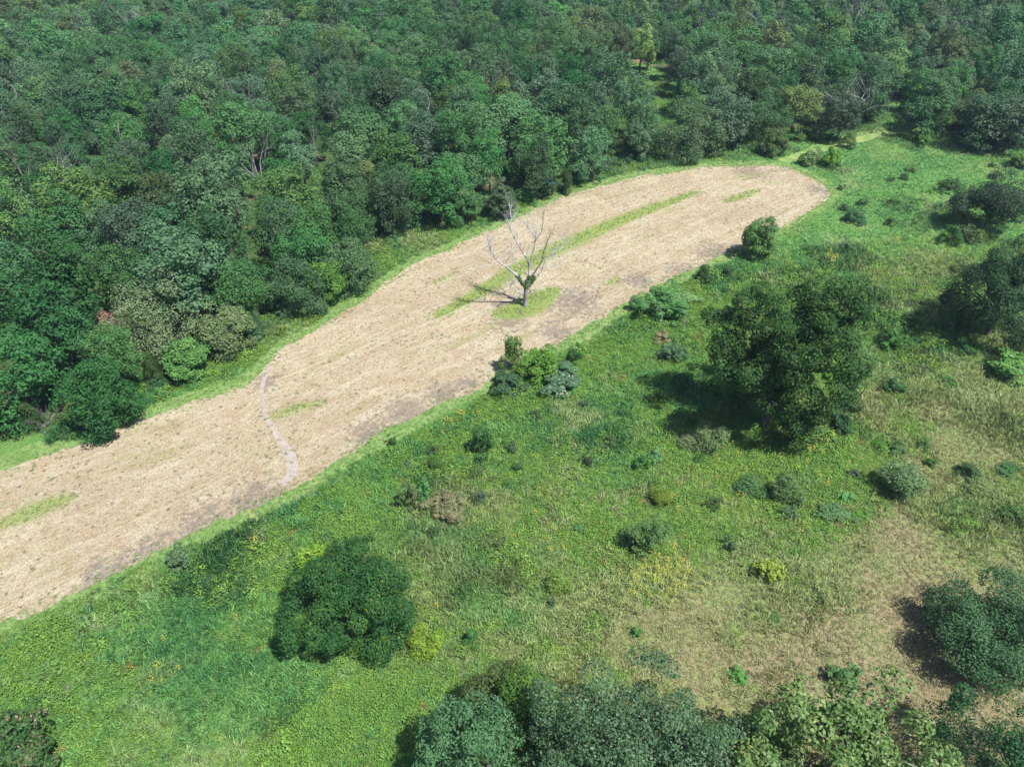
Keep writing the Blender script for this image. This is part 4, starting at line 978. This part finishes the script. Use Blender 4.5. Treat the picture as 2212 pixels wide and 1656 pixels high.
tint = tint * (1 - sstep(.45, .85, dr))[:, None] + straw * sstep(.45, .85, dr)[:, None]
pale = sstep(.60, .76, fbm(X, Y, 5.5, 90, 3)); tint = tint * (1 - .7 * pale)[:, None] + np.array((.27, .33, .13)) * (.7 * pale)[:, None]
lush = sstep(.56, .70, fbm(X, Y, 8, 110, 3)) * (1 - sstep(.3, .6, dr)); tint = tint * (1 - .42 * lush)[:, None]
isf = br + (rc.random(n) - .5) * .5 > .55
ftint = lerp((.078, .188, .032), (.172, .272, .046), np.clip(hue * .8 + rc.random(n) * .4 - .1, 0, 1))
ftint = ftint * (1 - .45 * sstep(.5, 1.0, dr))[:, None] + oliv * (.45 * sstep(.5, 1.0, dr))[:, None]
red = isf & (rc.random(n) < .007); ftint[red] = (.26, .17, .05)
tint = np.where(isf[:, None], ftint, tint) * rc.uniform(.82, 1.18, (n, 1))
GSP = [(1440, 1240, 2.4, .75), (1750, 975, 4.0, .10), (1640, 985, 3.0, .08), (490, 1340, 1.0, .15), (545, 1190, .8, .25), (1000, 900, 2, .12), (2150, 1340, 2, .12), (1560, 1070, 6, .03), (1100, 1180, 5, .02), (1800, 560, 1.2, .5), (350, 1460, 1.2, .15)]
pg = np.full(n, .0012)
for a, b, r_, p_ in GSP:
    gx_, gy_ = G(a, b); pg = np.maximum(pg, p_ * np.exp(-((X - gx_) ** 2 + (Y - gy_) ** 2) / r_ ** 2))
isg = rc.random(n) < pg
dist = depth(Y); big = np.where(dist > 90, 1.35, np.where(dist > 72, 1.12, 1.0))
hs = np.clip(1.1 - .45 * sstep(.4, .9, dr), .5, 1.2) * rc.uniform(.75, 1.25, n) * (.75 + .5 * fbm(X, Y, 4, 50)) * big
smooth = sstep(85, 105, Y) * sstep(20, 45, X); hs *= 1 - .45 * smooth
hs *= np.where(dfe < 2.4, .7, 1.0) * (1 + .45 * lush)
tilt = .25
rot = np.c_[(fbm(X, Y, 6, 60) - .5) * 1.6 + rc.normal(size=n) * tilt * .4, (fbm(X, Y, 6, 70) - .5) * 1.6 + rc.normal(size=n) * tilt * .4, rc.uniform(0, 6.28, n)]
Zg = hgt(X, Y)
g = (~isf) & (~isg)
pick = np.where(dr > .7, rc.integers(4, 6, n), rc.integers(0, 6, n))
scl = np.c_[hs * 1.15, hs * 1.15, hs]
sm3 = smooth[:, None]; tint = tint * (1 + .30 * sm3) + np.array((.03, .03, .015)) * sm3
scatter('meadow_grass', TUFT, np.c_[X, Y, Zg][g], rot[g], scl[g], pick[g], tint[g], 'tall tangled grass covering the meadow, green to straw coloured', 'grass')
f_ = isf & (~isg)
scatter('bramble_cover', FORB, np.c_[X, Y, Zg][f_], rot[f_] * np.array([.5, .5, 1]), scl[f_] * rc.uniform(.8, 1.25, (f_.sum(), 1)), rc.integers(0, 3, f_.sum()), tint[f_], 'low leafy bramble and weeds spreading through the meadow grass', 'ground cover')
scatter('goldenrod', GOLD, np.c_[X, Y, Zg][isg], rot[isg] * np.array([.5, .5, 1]), scl[isg], rc.integers(0, 2, isg.sum()), tint[isg], 'yellow flowering weeds in loose patches on the meadow', 'flowers')

U = rg(56).uniform((-70, 40), (110, 190), (60000, 2)); ux_, uy_ = U[:, 0], U[:, 1]
px_, py_ = PJ(ux_, uy_); dU = seg_dist(ux_, uy_, EDGC)
k = inside(ux_, uy_, FORC) & (px_ > -40) & (px_ < 2260) & (py_ > 80) & (dU < 45) & (rc.random(len(U)) < .35 + .65 * (dU < 8)) & (fbm(ux_, uy_, 8, 95) + .25 * (dU < 8) > .42)
ux_, uy_ = ux_[k], uy_[k]; n = len(ux_); sz = rc.uniform(1.0, 2.4, n)
scatter('woodland_undergrowth', [proto('under_%d' % q, FORB[q].data) for q in range(3)], np.c_[ux_, uy_, hgt(ux_, uy_)], np.c_[np.zeros((n, 2)), rc.uniform(0, 6.28, n)], np.c_[sz, sz, sz * .9], rc.integers(0, 3, n), lerp((.045, .12, .03), (.11, .20, .05), rc.random(n)), 'leafy green undergrowth on the woodland floor', 'undergrowth')

# short grass on the verge, in the green streaks, and weeds among the stubble
X, Y = cover(.42, 26, 135, -62, 62, rc)
inf = inside(X, Y, fieldpoly); do = seg_dist(X, Y, outline[::4])
sd = np.full(len(X), 9.0)
for P, w, s_ in streaks[:7]:
    sd = np.minimum(sd, seg_dist(X, Y, resample([G(*p) for p in P], 1.5, 1)) / w)
k = ((~inf) & (do < 2.0) & (rc.random(len(X)) < .75)) | (inf & (rc.random(len(X)) < .55 * (1 - sstep(.1, 1.3, do + (fbm(X, Y, 4, 87) - .5) * 1.6)))) | (inf & (rc.random(len(X)) < .75 * (1 - sstep(.2, 1.5, sd))))
xs, ys = X[k], Y[k]; n = len(xs)
tn = lerp((.105, .200, .045), (.195, .280, .082), np.clip(fbm(xs, ys, 3, 80) + rc.uniform(-.25, .25, n), 0, 1)); sz = rc.uniform(.35, .6, n)
scatter('short_grass', TUFT[:6] and [proto('short_%d' % q, TUFT[4 + q].data) for q in range(2)], np.c_[xs, ys, hgt(xs, ys) + .02], np.c_[np.zeros((n, 2)), rc.uniform(0, 6.28, n)], np.c_[sz * 1.3, sz * 1.3, sz], rc.integers(0, 2, n), tn, 'short mown grass along the verge and in green streaks of the stubble', 'grass')
k = inf & (rc.random(len(X)) < .03 + .10 * (fbm(X, Y, 6, 85) > .58))
xs, ys = X[k], Y[k]; n = len(xs); sz = rc.uniform(.25, .6, n)
tn = lerp((.06, .11, .03), (.17, .20, .06), rc.random(n))
scatter('stubble_weeds', [proto('stub_%d' % q, FORB[q].data) for q in range(3)], np.c_[xs, ys, hgt(xs, ys) + .03], np.c_[np.zeros((n, 2)), rc.uniform(0, 6.28, n)], np.c_[sz, sz, sz * .7], rc.integers(0, 3, n), tn, 'small green weeds dotted over the stubble', 'weeds')
dpa = seg_dist(X, Y, pth[::2])
k = inf & (rc.random(len(X)) < .35 + .5 * (dpa < 1.0) * (dpa > .35))
xs, ys = X[k], Y[k]; n = len(xs); sz = rc.uniform(.25, .55, n)
tn = lerp((.24, .175, .105), (.50, .39, .26), rc.random(n))
scatter('straw_stubble', [proto('straw_%d' % q, TUFT[4 + q].data) for q in range(2)], np.c_[xs, ys, hgt(xs, ys) + .02], np.c_[rc.normal(size=(n, 2)) * .4, rc.uniform(0, 6.28, n)], np.c_[sz * 1.5, sz * 1.5, sz * .5], rc.integers(0, 2, n), tn, 'loose cut straw lying on the mown strip', 'straw')

# ------------------------------------------------------------------ air
t = NT('summer_haze')
vol = t.n('ShaderNodeVolumePrincipled'); vol.inputs['Color'].default_value = (.55, .78, 1.0, 1); vol.inputs['Density'].default_value = HAZE
t.t.links.new(vol.outputs[0], t.out.inputs['Volume'])
hz = np.array([[a, b, c] for a in (-2700, 2710) for b in (-2600, 3400) for c in (-1.6, 52.0)], float)
tag(obj('haze', mesh_np('haze', hz, [np.array([[0, 1, 3, 2], [4, 6, 7, 5], [0, 4, 5, 1], [2, 3, 7, 6], [0, 2, 6, 4], [1, 5, 7, 3]])], t.m)), 'thin bluish summer haze over the wood', 'haze', kind='stuff')
